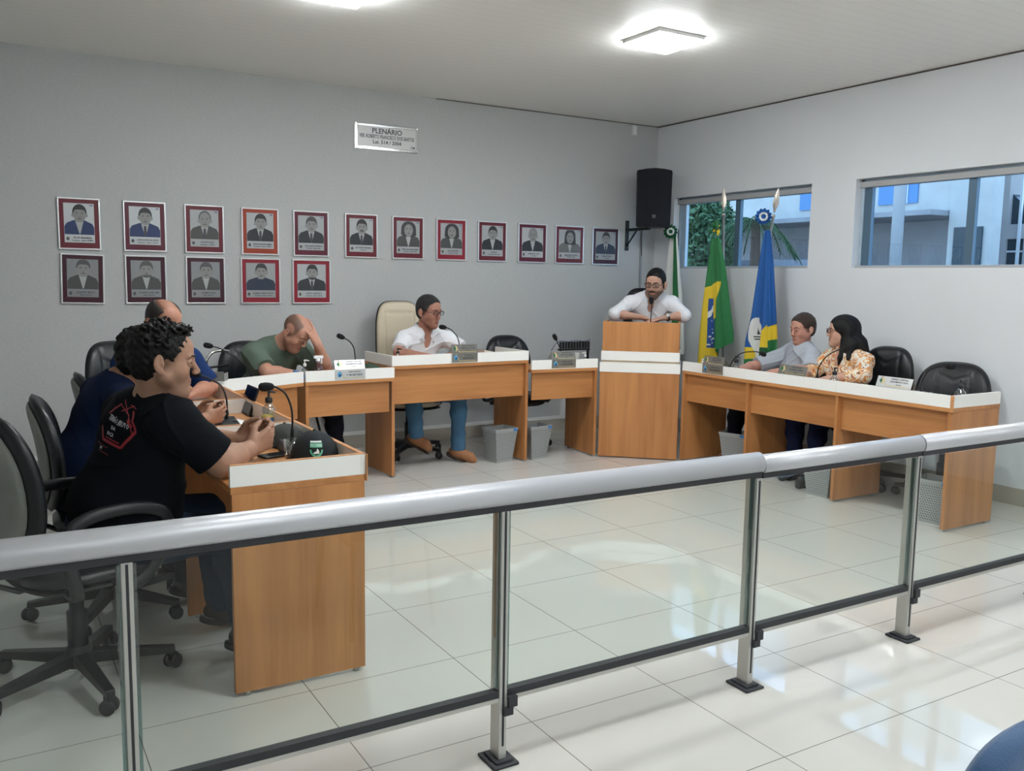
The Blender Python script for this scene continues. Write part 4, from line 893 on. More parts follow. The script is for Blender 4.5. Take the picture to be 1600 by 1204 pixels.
# printed bag under the secretary desk
t = thing('printed_bag', 'white printed bag standing behind the first secretary desk', 'bag', (-4.09, -.93, 0), .1)
mb = MB(); mb.prism([(-.06, 0, 0), (.12, 0, 0), (.13, 0, .47), (-.07, 0, .50)], (0, .09, 0)); mb.build('bag_body', mat('bag_print', (0.55, .55, .56), .5, noise=(14, .45)), t, .01)
MB().tube([(.03, -.004, .47), (.075, -.006, .28), (.08, -.004, .1)], .010, 6).build('strap', PBLK, t)

# ---------------- outside the windows ----------------
STU = mat('outside_stucco', (0.62, 0.60, 0.56), .85, noise=(3, .10)); STG = mat('outside_grey', (0.40, 0.39, 0.40), .85, noise=(2, .10)); OGL = mat('outside_window_glass', (0.10, 0.28, 0.55), .08)
ODK = mat('outside_dark_glass', (0.02, 0.05, 0.07), .08); LEAF = mat('leaf_green', (0.10, 0.19, 0.09), .7, noise=(9, .4)); PALM = mat('palm_green', (0.05, 0.11, 0.04), .6, noise=(9, .3)); ROOF = mat('roof_tile', (0.30, 0.12, 0.10), .8, noise=(10, .3))
tag(MB().box(.3, 40, -14, 30, -.12, -.02).build('street_ground', mat('asphalt', (.12, .12, .12), .9, noise=(4, .2))), kind='structure')
t = thing('neighbour_building', 'pale two-storey building across the street seen through both windows', 'building', (7, 0, 0))
MB().box(.6, 1.2, 1.22, 7.6, 0, 2.62).build('ground_floor_wall', STG, t); MB().box(0, 1.2, 1.22, 7.6, 2.72, 6.2).build('upper_wall', STU, t)
MB().box(-.5, 1.2, 1.22, 7.6, 2.625, 2.715).build('canopy_slab', STG, t, .01)
MB().box(-.05, .25, .53, 1.20, 0, 6.2).build('corner_pier', STU, t)
f = MB().box(-.03, .02, 1.80, 2.54, 2.87, 3.6).build('window', OGL, t); MB().box(-.05, -.031, 2.15, 2.18, 2.87, 3.6).build('glazing_bar', WPL, f); MB().box(-.05, -.031, 1.97, 1.985, 2.87, 3.6).build('glazing_bar', WPL, f)
f = MB().box(-.03, .02, 3.98, 4.24, 2.88, 3.6).build('window', OGL, t)
MB().box(-.09, -.06, .62, 1.08, 0, 2.44).build('shopfront_glass', ODK, t)
MB().box(.62, .70, 3.1, 3.7, 0, 2.3).build('garage_door', mat('garage_grey', (.2, .2, .21), .6), t)
tag(MB().cyl((5.6, 1.13, 0), (5.6, 1.13, 7), .085).build('utility_pole', mat('pale_concrete', (.50, .50, .50), .8)), 'pale round utility pole seen through the right window', 'pole')
t = thing('corner_building', 'beige building with dark bluish windows at the right of the right window', 'building', (8.5, 0, 0))
mb = MB(); mb.box(0, .5, -3, 1.17, 0, 1.9); mb.box(0, .5, -3, 1.17, 2.32, 2.56); mb.box(0, .5, 1.17, 1.42, 0, 3.6); mb.box(0, .5, .84, .88, 1.9, 2.32); mb.build('facade', mat('outside_beige', (.50, .46, .44), .85, noise=(3, .08)), t)
for y0, y1 in ((.88, 1.17), (.30, .84), (-.3, .26), (-.9, -.34)):
    f = MB().box(.05, .1, y0, y1, 1.9, 2.32).build('window', ODK, t); MB().box(.03, .049, y0, y1, 2.10, 2.13).build('glazing_bar', WPL, f)
MB().prism([(.1, -3, 2.56), (.1, 1.17, 2.56), (.1, 1.17, 3.06), (.1, 1.0, 2.9), (.1, .9, 2.78), (.1, -3, 2.75)], (.3, 0, 0)).build('dark_glazed_gable', ODK, t)
MB().box(-.05, .0, .93, .965, 1.5, 3.6).build('downpipe', WPL, t)
t = thing('tiled_roof_house', 'house with a red tile roof behind the trees in the left window', 'house', (13.5, 12.0, 0))
MB().box(0, 5, -3, 3, 0, 3.3).build('house_wall', STU, t)
mb = MB(); mb.prism([(-.6, -3.4, 3.25), (-.6, 3.4, 3.25), (2.4, 3.0, 4.9), (2.4, -3.0, 4.9)], (.02, 0, .12))
for k in range(34): mb.tube([(-.62, -3.3+k*.2, 3.42), (2.38, -2.9+k*.176, 5.05)], .05, 6)
mb.build('tile_roof', ROOF, t)
def foliage(name, label, cat, c, r, n_, leaf, m, seed, trunk=True):
    rd = random.Random(seed); t = thing(name, label, cat, (c[0], c[1], 0)); mb = MB()
    for k in range(n_):
        v = Vector((rd.gauss(0, 1), rd.gauss(0, 1), rd.gauss(0, 1))).normalized()*rd.uniform(.35, 1)**.5; p = Vector((v.x*r[0], v.y*r[1], c[2]+v.z*r[2]))
        a = Vector((rd.uniform(-1, 1), rd.uniform(-1, 1), rd.uniform(-1, 1))).normalized()*leaf; b_ = a.cross(Vector((rd.uniform(-1, 1), rd.uniform(-1, 1), rd.uniform(-1, 1)))).normalized()*leaf*.45
        mb.poly([p-a, p+b_, p+a, p-b_])
    mb.build('foliage', m, t)
    if trunk: MB().tube([(0, 0, 0), (.05, .03, c[2]*.6), (0, 0, c[2])], [.1, .08, .04], 8).build('trunk', mat('bark', (.1, .07, .05), .9), t)
foliage('leafy_tree', 'dense green tree seen in the left half of the left window', 'tree', (5.2, 4.9, 2.2), (.7, .62, 1.1), 5200, .07, LEAF, 5)
foliage('slender_shrub', 'slender green shrub in the left part of the right window', 'shrub', (4.6, 1.72, 1.95), (.12, .12, .30), 260, .06, LEAF, 8)
t = thing('palm_tree', 'palm tree in the middle of the left window', 'palm tree', (5.0, 3.4, 0)); mb = MB(); rd = random.Random(4)
for k in range(17):
    a = 2*PI*k/17+rd.uniform(-.1, .1); L = rd.uniform(.55, .75); el = rd.uniform(.2, .9); pts = []
    for i in range(9):
        s = i/8; pts.append(Vector((math.cos(a)*L*s, math.sin(a)*L*s, 2.55+el*.55*s-.75*s*s)))
    mb.tube(pts, .012, 5)
    for i in range(1, 9):
        for q in (-1, 1):
            for w_ in (0, .5):
                p = pts[i].lerp(pts[min(i+1, 8)], w_); sd = Vector((-math.sin(a), math.cos(a), 0))*q; e = p+sd*.16*(1-.4*i/8)+Vector((math.cos(a)*.08, math.sin(a)*.08, -.13)); mb.poly([p, p+Vector((math.cos(a), math.sin(a), 0))*.022, e])
mb.build('fronds', PALM, t); MB().tube([(0, 0, 0), (.03, 0, 1.3), (0, 0, 2.55)], [.12, .1, .07], 10).build('trunk', MATS['bark'], t)
tag(MB().box(6.2, 6.3, 2.55, 5.9, 0, 1.95).build('garden_wall', mat('garden_wall_grey', (.36, .36, .40), .85)), 'low grey wall behind the palm in the left window', 'wall')
# ---------------- people: signed distance shapes turned into one continuous surface each ----------------
def vv(*a): return np.array(a, dtype=np.float64)
def nrm(a): a = np.asarray(a, float); return a/np.linalg.norm(a)
class SDF:
    def __init__(s): s.p = []
    def cone(s, a, b, r1, r2, k=.02, op='u', cuta=False, cutb=False, fl=None):
        """rounded cone; fl=(axis, factor) squashes it along an axis"""
        s.p.append(('c', np.asarray(a, float), np.asarray(b, float), r1, r2, k, op, cuta, cutb, fl)); return s
    def ell(s, c, r, R=None, k=.02, op='u'):
        s.p.append(('e', np.asarray(c, float), np.asarray(r, float), np.eye(3) if R is None else np.asarray(R, float), k, op)); return s
    def half(s, p, n, k=.004):
        """keep the side the normal points away from"""
        s.p.append(('h', np.asarray(p, float), nrm(n), k, 'i')); return s
    def disp(s, fn): s.fn = fn; return s
    fn = None
    @staticmethod
    def op(pr): return pr[6] if pr[0] == 'c' else pr[5] if pr[0] == 'e' else 'i'
    @staticmethod
    def k(pr): return pr[5] if pr[0] == 'c' else pr[4] if pr[0] == 'e' else pr[3]
    @staticmethod
    def d(pr, P):
        if pr[0] == 'c':
            _, a, b, r1, r2, k, op, ca, cb, fl = pr; ba = b-a; L2 = max(ba@ba, 1e-12)
            q = P-a; t = np.clip(q@ba/L2, 0, 1); w = q-t[:, None]*ba
            if fl is not None:
                ax, f = fl; w = w+(w@ax)[:, None]*ax*(1/f-1)
            d = np.sqrt((w*w).sum(1))-(r1+(r2-r1)*t)
            L = math.sqrt(L2)
            if ca: d = np.maximum(d, -(q@ba)/L)
            if cb: d = np.maximum(d, (q@ba)/L-L)
            return d
        if pr[0] == 'e':
            q = (P-pr[1])@pr[3]; k0 = np.sqrt(((q/pr[2])**2).sum(1)); k1 = np.sqrt(((q/pr[2]**2)**2).sum(1))
            return k0*(k0-1)/np.maximum(k1, 1e-9)
        return (P-pr[1])@pr[2]
    def eval(s, P, idx=None):
        D = np.full(len(P), 1.0)
        for i in (range(len(s.p)) if idx is None else idx):
            pr = s.p[i]; d = s.d(pr, P); k = s.k(pr); o = s.op(pr)
            if o == 'u':
                h = np.maximum(k-np.abs(D-d), 0)/k; D = np.minimum(D, d)-h*h*k*.25
            else:
                e = -d if o == 's' else d
                h = np.maximum(k-np.abs(D-e), 0)/k; D = np.maximum(D, e)+h*h*k*.25
        if s.fn is not None: D = D+s.fn(P)
        return D
    def bounds(s):
        lo, hi = [], []
        for pr in s.p:
            if s.op(pr) != 'u': continue
            if pr[0] == 'c':
                r = max(pr[3], pr[4]); lo.append(np.minimum(pr[1], pr[2])-r); hi.append(np.maximum(pr[1], pr[2])+r)
            else: r = pr[2].max(); lo.append(pr[1]-r); hi.append(pr[1]+r)
        return np.min(lo, 0)-.02, np.max(hi, 0)+.02
def polygonize(sdf, vox):
    lo, hi = sdf.bounds(); B = 8
    nb = np.ceil((hi-lo)/(vox*B)).astype(int)+1; n = nb*B
    g = np.stack(np.meshgrid(*[np.arange(m) for m in nb], indexing='ij'), -1).reshape(-1, 3)
    C = lo+(g*B+(B-1)/2)*vox; hd = vox*B*.5*math.sqrt(3)
    dp = np.stack([sdf.d(pr, C) for pr in sdf.p]); Dc = sdf.eval(C)
    V = np.repeat(np.repeat(np.repeat(Dc.reshape(nb).astype(np.float32), B, 0), B, 1), B, 2)
    loc = np.stack(np.meshgrid(*[np.arange(B)]*3, indexing='ij'), -1).reshape(-1, 3)*vox
    act = np.where(np.abs(Dc) < hd*1.6+.012)[0]
    isu = np.array([sdf.op(p) == 'u' for p in sdf.p]); ish = np.array([p[0] == 'h' for p in sdf.p]); ks = np.array([sdf.k(p) for p in sdf.p])
    um = dp[isu].min(0)
    rel = (isu[:, None] & (dp < um[None]+2.6*hd+ks[:, None]+.02)) | (~isu[:, None] & (dp < 1.6*hd+ks[:, None]+.02)) | ish[:, None]
    for b in act:
        P = lo+g[b]*B*vox+loc; x, y, z = g[b]*B
        V[x:x+B, y:y+B, z:z+B] = sdf.eval(P, np.where(rel[:, b])[0]).reshape(B, B, B)
    S = V < 0
    c = [(i, j, k) for i in (0, 1) for j in (0, 1) for k in (0, 1)]
    sl = lambda A, o: A[o[0]:A.shape[0]-1+o[0], o[1]:A.shape[1]-1+o[1], o[2]:A.shape[2]-1+o[2]]
    cnt = sum(sl(S, o).astype(np.int8) for o in c); cells = np.argwhere((cnt > 0) & (cnt < 8))
    acc = np.zeros((len(cells), 3)); w = np.zeros(len(cells))
    for a in c:
        for ax in range(3):
            if a[ax]: continue
            b_ = list(a); b_[ax] = 1
            va = V[cells[:, 0]+a[0], cells[:, 1]+a[1], cells[:, 2]+a[2]].astype(float); vb = V[cells[:, 0]+b_[0], cells[:, 1]+b_[1], cells[:, 2]+b_[2]].astype(float)
            m = (va < 0) != (vb < 0); t = np.where(m, va/np.where(m, va-vb, 1), 0)
            p = np.tile(np.array(a, float), (len(cells), 1)); p[:, ax] += t; acc += p*m[:, None]; w += m
    verts = lo+(cells+acc/w[:, None])*vox
    idm = np.full(cnt.shape, -1, np.int32); idm[cells[:, 0], cells[:, 1], cells[:, 2]] = np.arange(len(cells))
    faces = []
    for ax in range(3):
        u, v = (ax+1) % 3, (ax+2) % 3
        s0 = [slice(1, -1)]*3; s0[ax] = slice(0, -1); s1 = list(s0); s1[ax] = slice(1, None)
        A = S[tuple(s0)]; Bv = S[tuple(s1)]; e = np.argwhere(A != Bv); 
        if not len(e): continue
        off = np.array([1, 1, 1]); off[ax] = 0; e = e+off; flip = S[e[:, 0], e[:, 1], e[:, 2]]
        du = np.zeros(3, int); du[u] = 1; dv = np.zeros(3, int); dv[v] = 1
        q = [e-du-dv, e-dv, e, e-du]; ok = np.all([np.all((k_ >= 0) & (k_ < np.array(idm.shape)), 1) for k_ in q], 0)
        q = [k_[ok] for k_ in q]; flip = flip[ok]
        Q = np.stack([idm[k_[:, 0], k_[:, 1], k_[:, 2]] for k_ in q], 1); good = (Q >= 0).all(1); Q = Q[good]; flip = flip[good]
        Q[~flip] = Q[~flip][:, ::-1]; faces.append(Q)
    return verts, np.concatenate(faces)
def sdf_obj(name, sdf, vox, mats, parent, matf=None, org=None):
    v, f = polygonize(sdf, vox); o0 = np.zeros(3) if org is None else np.asarray(org, float)
    me = bpy.data.meshes.new(name); me.vertices.add(len(v)); me.vertices.foreach_set('co', (v-o0).astype(np.float32).ravel())
    me.loops.add(len(f)*4); me.loops.foreach_set('vertex_index', f.astype(np.int32).ravel()); me.polygons.add(len(f))
    me.polygons.foreach_set('loop_start', np.arange(0, len(f)*4, 4, dtype=np.int32)); me.polygons.foreach_set('loop_total', np.full(len(f), 4, np.int32))
    for m_ in (mats if isinstance(mats, (list, tuple)) else [mats]): me.materials.append(m_)
    if matf is not None: me.polygons.foreach_set('material_index', matf(v[f].mean(1)).astype(np.int32))
    me.update(calc_edges=True); me.polygons.foreach_set('use_smooth', np.ones(len(f), bool)); me.validate()
    o = bpy.data.objects.new(name, me); COL.objects.link(o)
    if parent: o.parent = parent
    return o

def skin(name, c, tint=(0.022, 0.016, 0.013)):
    m = mat(name, c, 0.50, spec=.4, sss=.12, noise=(35, .08, 4), bump=(260, .12)); t = m.node_tree; b = t.nodes['Principled BSDF']
    a = t.nodes.new('ShaderNodeAttribute'); a.attribute_name = 'stubble'; mx = t.nodes.new('ShaderNodeMix'); mx.data_type = 'RGBA'; mx.inputs[7].default_value = (*tint, 1)
    src = b.inputs['Base Color'].links[0].from_socket; t.links.new(a.outputs['Fac'], mx.inputs[0]); t.links.new(src, mx.inputs[6]); t.links.new(mx.outputs[2], b.inputs['Base Color']); return m
def sstep(x, a, b): t = np.clip((x-a)/(b-a), 0, 1); return t*t*(3-2*t)
def stubble(hair=0.0, beard=0.0, bald=0.0):
    """cropped hair and beard shadow as a property of the skin, in head space"""
    def f(q):
        x, y, z = q[:, 0], np.abs(q[:, 1]), q[:, 2]
        out = np.zeros(len(q))
        if hair:
            v = sstep(-x+.55*z, -.052, -.012)*sstep(z, -.085, -.055)*sstep(z+.5*x, -.045, -.02)*(1-sstep(x, .045, .06))
            v *= 1-sstep(y, .076, .081)*(z > -.04)*(x > -.045)
            v *= 1-bald*sstep(z+.3*x-1.1*y, .045, .085)
            out = np.maximum(out, hair*v)
        if beard:
            v = sstep(-z, .030, .055)*sstep(x, .0, .03)*(1-sstep(-z, .12, .14)); v *= 1-.8*np.exp(-((z+.066)/.010)**2-((y)/.022)**2)*(x > .07)
            out = np.maximum(out, beard*v)
        return out
    return f
def cloth(name, c, sc=350, b=.2, rough=.9): return mat(name, c, rough, spec=.15, bump=(sc, b))
LIP = lambda c: mat('lip_%d' % int(c[0]*1000), (c[0]*.82, c[1]*.66, c[2]*.66), .45)
EYEW = mat('eye_white', (.62, .60, .57), .2); IRIS = mat('iris_dark', (.02, .011, .006), .12)

def hframe(f, up=(0, 0, 1), roll=0.0):
    f = nrm(f); up = np.asarray(up, float); l = nrm(np.cross(up, f)); u = np.cross(f, l)
    if roll: l, u = l*math.cos(roll)+u*math.sin(roll), u*math.cos(roll)-l*math.sin(roll)
    return np.stack([f, l, u], 1)      # columns: forward, left, up
def head_prims(S, c, R, sc=1.0, wide=1.0, jaw=1.0, nose=1.0, ears=True, k0=.02):
    L = lambda x, y, z: c+R@(vv(x, y*wide, z)*sc)
    E = lambda p, r, k=.012, op='u', RR=None: S.ell(L(*p), vv(*r)*sc, R if RR is None else R@RR, k*sc, op)
    E((-.012, 0, .036), (.096, .076*wide, .086), k0)
    E((.030, 0, -.005), (.060, .062*wide, .078), .03)
    E((.048, 0, .050), (.042, .056*wide, .040), .03)
    for s in (-1, 1):
        S.cone(L(.012, s*.052*jaw, -.050), L(.060, s*.018*jaw, -.098), .020*sc, .016*sc, .035)
        E((.054, s*.036*jaw, -.030), (.030, .024, .030), .025)
        S.cone(L(.082, s*.040, .024), L(.090, s*.008, .020), .009*sc, .009*sc, .014)
        E((.100, s*.031, .004), (.020, .019, .012), .014, 's')
        E((.077, s*.031, .003), (.0140, .0155, .0140), .004)
        S.cone(L(.084, s*.0165, .008), L(.0925, s*.029, .0115), .0040*sc, .0048*sc, .003); S.cone(L(.0925, s*.029, .0115), L(.083, s*.047, .0055), .0048*sc, .0035*sc, .003)
        S.cone(L(.084, s*.0170, .001), L(.0905, s*.030, -.0062), .0030*sc, .0036*sc, .003); S.cone(L(.0905, s*.030, -.0062), L(.082, s*.046, -.001), .0036*sc, .0030*sc, .003)
        if ears:
            ra = math.radians(12); RR = np.array([[math.cos(.35), -s*math.sin(.35), 0], [s*math.sin(.35), math.cos(.35), 0], [0, 0, 1]])
            RR = np.array([[math.cos(.5), -s*math.sin(.5), 0], [s*math.sin(.5), math.cos(.5), 0], [0, 0, 1]]).T
            E((-.010, s*.0865, -.002), (.0185, .0080, .0300), .006, 'u', RR)
            E((-.004, s*.0945, .003), (.0110, .0080, .0190), .004, 's', RR)
            E((-.001, s*.084, -.030), (.0105, .008, .011), .006, 'u')
            E((.003, s*.0855, -.006), (.005, .006, .007), .004, 'u')
    E((.058, 0, -.075), (.034, .033*jaw, .040), .03)
    E((.069, 0, -.104), (.018, .020*jaw, .015), .022)
    S.cone(L(.088, 0, .016), L(.112*1.0+(nose-1)*.05, 0, -.026), .0070*sc, .0105*sc*nose, .012)
    E((.106, .011, -.032), (.010, .0085, .008), .007); E((.106, -.011, -.032), (.010, .0085, .008), .007)
    E((.106, .009, -.041), (.006, .004, .005), .003, 's'); E((.106, -.009, -.041), (.006, .004, .005), .003, 's')
    E((.084, 0, -.060), (.012, .022, .0055), .009); E((.084, 0, -.0705), (.012, .018, .0055), .009)
    E((.1035, 0, -.0655), (.0105, .024, .0014), .004, 's')
    E((.101, 0, -.085), (.012, .018, .005), .014, 's')
def lip_mask(c, R, sc):
    def f(P):
        q = (P-c)@R/sc
        m = (q[:, 0] > .086) & (np.abs(q[:, 1]) < .0215) & (np.abs(q[:, 2]+.0655) < .0082*(1-(q[:, 1]/.026)**2)+.0008)
        return m.astype(int)
    return f
def eyes(parent, c, R, sc, closed=False, look=(0, 0), wide=1.0):
    for s in (-1, 1):
        p = c+R@(vv(.0790, s*.031*wide, .0030)*sc); mb = MB(); mb.mi = 0
        if not closed:
            mb.ball(p, .0130*sc, 16); d = nrm(R@vv(1, look[0], look[1])); mb.mi = 1; q = p
            rings = [mb.ring(p+d*.0106*sc, d, .0068*sc, 16), mb.ring(p+d*.0134*sc, d, .0045*sc, 16)]; mb.skin(rings)
            mb.build('eye', [EYEW, IRIS], parent)
def brows(parent, c, R, sc, m, w=1.0, th=.0026, wide=1.0):
    for s in (-1, 1):
        pts = [c+R@(vv(a, s*b*wide, z)*sc) for a, b, z in ((.0985, .012, .0225), (.0985, .024, .0275), (.092, .038, .0275), (.082, .049, .021))]
        MB().tube(smooth_path([Vector(p) for p in pts], 4), [th*sc*w*f for f in [1.0]*9+[.9, .8, .65, .4]], 8, e=1.6).build('eyebrow', m, parent)
def glasses(parent, c, R, sc, m, wide=1.0, h=.016, w=.0245):
    g = bpy.data.objects.new('spectacles', None)
    mb = MB(); lens = MB()
    for s in (-1, 1):
        ring = []
        for i in range(24):
            t = 2*PI*i/24; ct, st = math.cos(t), math.sin(t); ring.append(Vector(c+R@(vv(.112-.35*abs(0.031+w*math.copysign(abs(ct)**.6, ct)*1.0)*.35, s*(.033+w*math.copysign(abs(ct)**.6, ct)), .004+h*math.copysign(abs(st)**.6, st))*sc)))
        mb.tube(ring+[ring[0], ring[1]], .0022*sc, 6, cap=False); lens.poly(ring)
        mb.tube([Vector(c+R@(vv(x, s*y, z)*sc)) for x, y, z in ((.098, .0575, .010), (.080, .074*wide+.004, .010), (.03, .081*wide, .009), (-.012, .083*wide, .012), (-.03, .082*wide, -.004))], .0020*sc, 6)
    mb.tube([Vector(c+R@(vv(x, y, z)*sc)) for x, y, z in ((.109, .009, .008), (.112, 0, .010), (.109, -.009, .008))], .002*sc, 6)
    o = mb.build('spectacles', m, parent); lens.build('spectacle_lens', LENS, o)
    return o
def hair_short(c, R, sc, wide, off=.010, front=.060, hl=.052, nape=-.055, side=.012, recede=0.0, disp=None, top=0.0):
    S = SDF(); L = lambda x, y, z: c+R@(vv(x, y*wide, z)*sc)
    S.ell(L(-.014, 0, .038+top*.5), vv(.098+off, (.077)*wide+off*.8, .086+off+top)*sc, R, .01)
    S.ell(L(.035, 0, .055+top*.6), vv(.052+off*.6, .056*wide+off*.6, .042+off+top*.5)*sc, R, .02)
    S.ell(L(-.045, 0, -.012), vv(.060+off*.4, .060*wide+off*.4, .070)*sc, R, .03)
    # face opening
    S.ell(L(.098, 0, -.035), vv(.072, .085, .087+hl-.022)*sc, R, .030, 's')
    if recede: S.ell(L(.055-recede, 0, .128), vv(.095+recede, .045+recede*.6, .062)*sc, R, .02, 's')
    for s in (-1, 1): S.ell(L(.016, s*.092, -.038), vv(.040, .05, .050)*sc, R, .014, 's')
    S.half(L(-.02, 0, nape), -(R[:, 2]*.9+R[:, 0]*.25), .006)
    if disp: S.disp(disp)
    return S
def hand(S, wr, d, n, side, curl=(.3, .35, .4, .45), thumb=.5, sc=1.0, spread=.06, r=.0082):
    """wr wrist, d finger direction, n palm normal, side +1 right / -1 left hand"""
    d = nrm(d); n = nrm(np.asarray(n, float)-d*np.dot(n, d)); t = np.cross(d, n)*side
    S.cone(wr-d*.012, wr+d*.02, .026*sc, .025*sc, .02, fl=(n, .72))
    base = []
    for i, o in enumerate((.030, .010, -.010, -.029)):
        L0 = (.088, .092, .088, .079)[i]*sc; b = wr+d*L0+t*o*sc; base.append(b)
        S.cone(wr+d*.02*sc+t*o*.6*sc, b, .0165*sc, .0112*sc, .012)
        ln = ((.043, .027, .021), (.047, .030, .023), (.044, .028, .022), (.035, .021, .019))[i]
        c_ = curl[i]; p = b; ang = 0; dd = nrm(d+t*spread*(1.5-i)*.9)
        for j in range(3):
            ang += c_*(1.0, 1.15, .8)[j]; q = dd*math.cos(ang)+n*math.sin(ang); e = p+q*ln[j]*sc
            S.cone(p, e, (r*1.08, r, r*.90)[j]*sc*(.92 if i == 3 else 1), (r, r*.9, r*.76)[j]*sc*(.92 if i == 3 else 1), .004); p = e
    tb = wr+d*.022*sc+t*.026*sc+n*.008; td = nrm(d*.75+t*.62+n*(.15+thumb*.5)); e1 = tb+td*.038*sc
    S.cone(tb, e1, .0155*sc, .0115*sc, .012); t2 = nrm(d*(.95)+t*(.35-thumb*.5)+n*(.2+thumb*.5)); e2 = e1+t2*.032*sc; S.cone(e1, e2, .0105*sc, .0095*sc, .005)
    t3 = nrm(d*1.0+t*(.15-thumb*.6)+n*(.2+thumb*.5)); S.cone(e2, e2+t3*.024*sc, .0095*sc, .0072*sc, .004)

def person(name_label, J, H_, K, org):
    """J joints, H_ head settings, K look settings"""
    A = {k: np.asarray(v, float) for k, v in J.items()}; w = K.get('bulk', 1.0); vox = K.get('vox', .006); armw = K.get('arm', 1.0)
    t = thing('person', name_label, 'person', org)
    O = np.asarray(org, float); fw = nrm(K['fwd']); upv = nrm(A['chest']-A['pelvis']); lf = nrm(np.cross(upv, fw)); fwt = nrm(np.cross(lf, upv))
    Rt = np.stack([fwt, lf, upv], 1)
    sk = K['skin']; vsh = K.get('shirt_off', .010)
    hc = A['head']; hR = hframe(H_['f'], H_.get('up', (0, 0, 1)), H_.get('roll', 0)); sc = H_.get('sc', 1.0); wide = H_.get('wide', 1.0)
    def torso(S, o, legs=True):
        ln = np.linalg.norm(A['chest']-A['pelvis'])
        S.ell(A['pelvis']+upv*.03, (.125*w+o, .165*w+o, .13+o), Rt, .05)
        S.ell(A['pelvis']+upv*ln*.42+fwt*.018*w*K.get('belly', 1), (.118*w*K.get('belly', 1)+o, .152*w+o, .17+o), Rt, .06)
        S.ell(A['chest']-upv*.10, (.112*w**.6+o, .165*w**.7+o, .17+o), Rt, .06)
        for s in ('R', 'L'):
            S.cone(A['chest']-upv*.01+(A['sh'+s]-A['chest'])*.35, A['sh'+s], .075*w**.4+o, .058*armw+o, .05)
            S.cone(A['neck']+upv*.01, A['sh'+s]+upv*.012, .042+o, .040*armw+o, .05)
        S.ell(A['chest']+upv*.02, (.075+o, .13+o, .06+o), Rt, .05)
    def arms(S, o, f0=0.0, f1=1.0, fore=True):
        for s in ('R', 'L'):
            if 'el'+s not in A: continue
            sh, el, wr = A['sh'+s], A['el'+s], A['wr'+s]
            S.cone(sh, el, (.052*armw+o), (.041*armw+o), .03)
            S.cone(el, el+(wr-el)*.35, .041*armw+o, .043*armw+o, .02); S.cone(el+(wr-el)*.35, wr, .042*armw+o, .0265*armw+o, .02)
    def legs(S, o, cut=True):
        for s in ('R', 'L'):
            if 'kn'+s not in A: continue
            hp, kn, an = A['pelvis']+lf*(.088*w*(1 if s == 'L' else -1)), A['kn'+s], A['an'+s]
            S.cone(hp, kn, .088*w**.6+o, .056*w**.3+o, .04); S.cone(kn, kn+(an-kn)*.3, .055+o, .056+o, .03); S.cone(kn+(an-kn)*.3, an, .056+o, .034+o, .03)
    # body
    S = SDF(); torso(S, -.004); arms(S, 0); legs(S, -.004)
    S.cone(A['neck'], hc+hR@(vv(-.02, 0, -.04)*sc), .058*w**.35, .054*sc*w**.25, .03); head_prims(S, hc, hR, sc, wide, H_.get('jaw', 1.0), H_.get('nose', 1.0))
    if H_.get('dchin'): S.ell(hc+hR@(vv(.045, 0, -.105)*sc), vv(.040, .045, .028)*sc, hR, .03)
    for s, sd in (('R', 1), ('L', -1)):
        if 'hand'+s in K:
            hd = K['hand'+s]; hand(S, A['wr'+s], hd[0], hd[1], sd, *hd[2:])
    for s in ('R', 'L'):
        if 'an'+s in A:
            tp = nrm(np.asarray(A['toe'+s])-A['an'+s]); S.cone(A['an'+s], A['an'+s]+tp*.10+vv(0, 0, -.03), .034, .026, .03)
    body = sdf_obj('body', S, vox, [sk, LIP(K['skinc'])], t, lip_mask(hc, hR, sc), O)
    n_ = len(body.data.vertices); co = np.empty(n_*3, np.float32); body.data.vertices.foreach_get('co', co); q = (co.reshape(-1, 3)+O-hc)@hR/sc
    sv = K['stub'](q) if K.get('stub') else np.zeros(n_); sv = sv*((np.abs(q) < .2).all(1)); at = body.data.attributes.new('stubble', 'FLOAT', 'POINT'); at.data.foreach_set('value', sv.astype(np.float32))
    eyes(t, hc-O, hR, sc, H_.get('closed', False), H_.get('look', (0, 0)), wide)
    hm = K['hair']; brows(t, hc-O, hR, sc, hm if not K.get('browm') else K['browm'], H_.get('brow', 1.0), wide=wide)
    # shirt
    if K.get('shirt'):
        T = SDF(); o = vsh; torso(T, o)
        if K.get('loose'): T.ell(A['pelvis']+upv*.10, (.13*w+o+.012, .172*w+o+.012, .16), Rt, .06)
        for s in ('R', 'L'):
            if 'el'+s not in A: continue
            sh, el, wr = A['sh'+s], A['el'+s], A['wr'+s]; f = K.get('sleeve', .72); e = sh+(el-sh)*min(f, 1)
            T.cone(sh, e, .056*armw+o, .052*armw+o+.010, .035, 'u', False, f <= 1)
            if f > 1: g = el+(wr-el)*(f-1); T.cone(el, g, .045*armw+o, .044*armw+o+.004, .03, 'u', False, True)
        # neck opening
        nk = nrm(hc-A['neck']); 
        T.cone(A['neck']+nk*.018, A['neck']+nk*.12, .054*w**.35+K.get('neckw', .004), .075, .008, 's')
        if K.get('vneck'): T.ell(A['neck']+fwt*.075-upv*.045, (.055, .030, .095*K['vneck']), Rt, .01, 's')
        hem = A['pelvis']+upv*K.get('hem', -.02); T.half(hem, -upv, .008)
        ph = K.get('seed', 0)
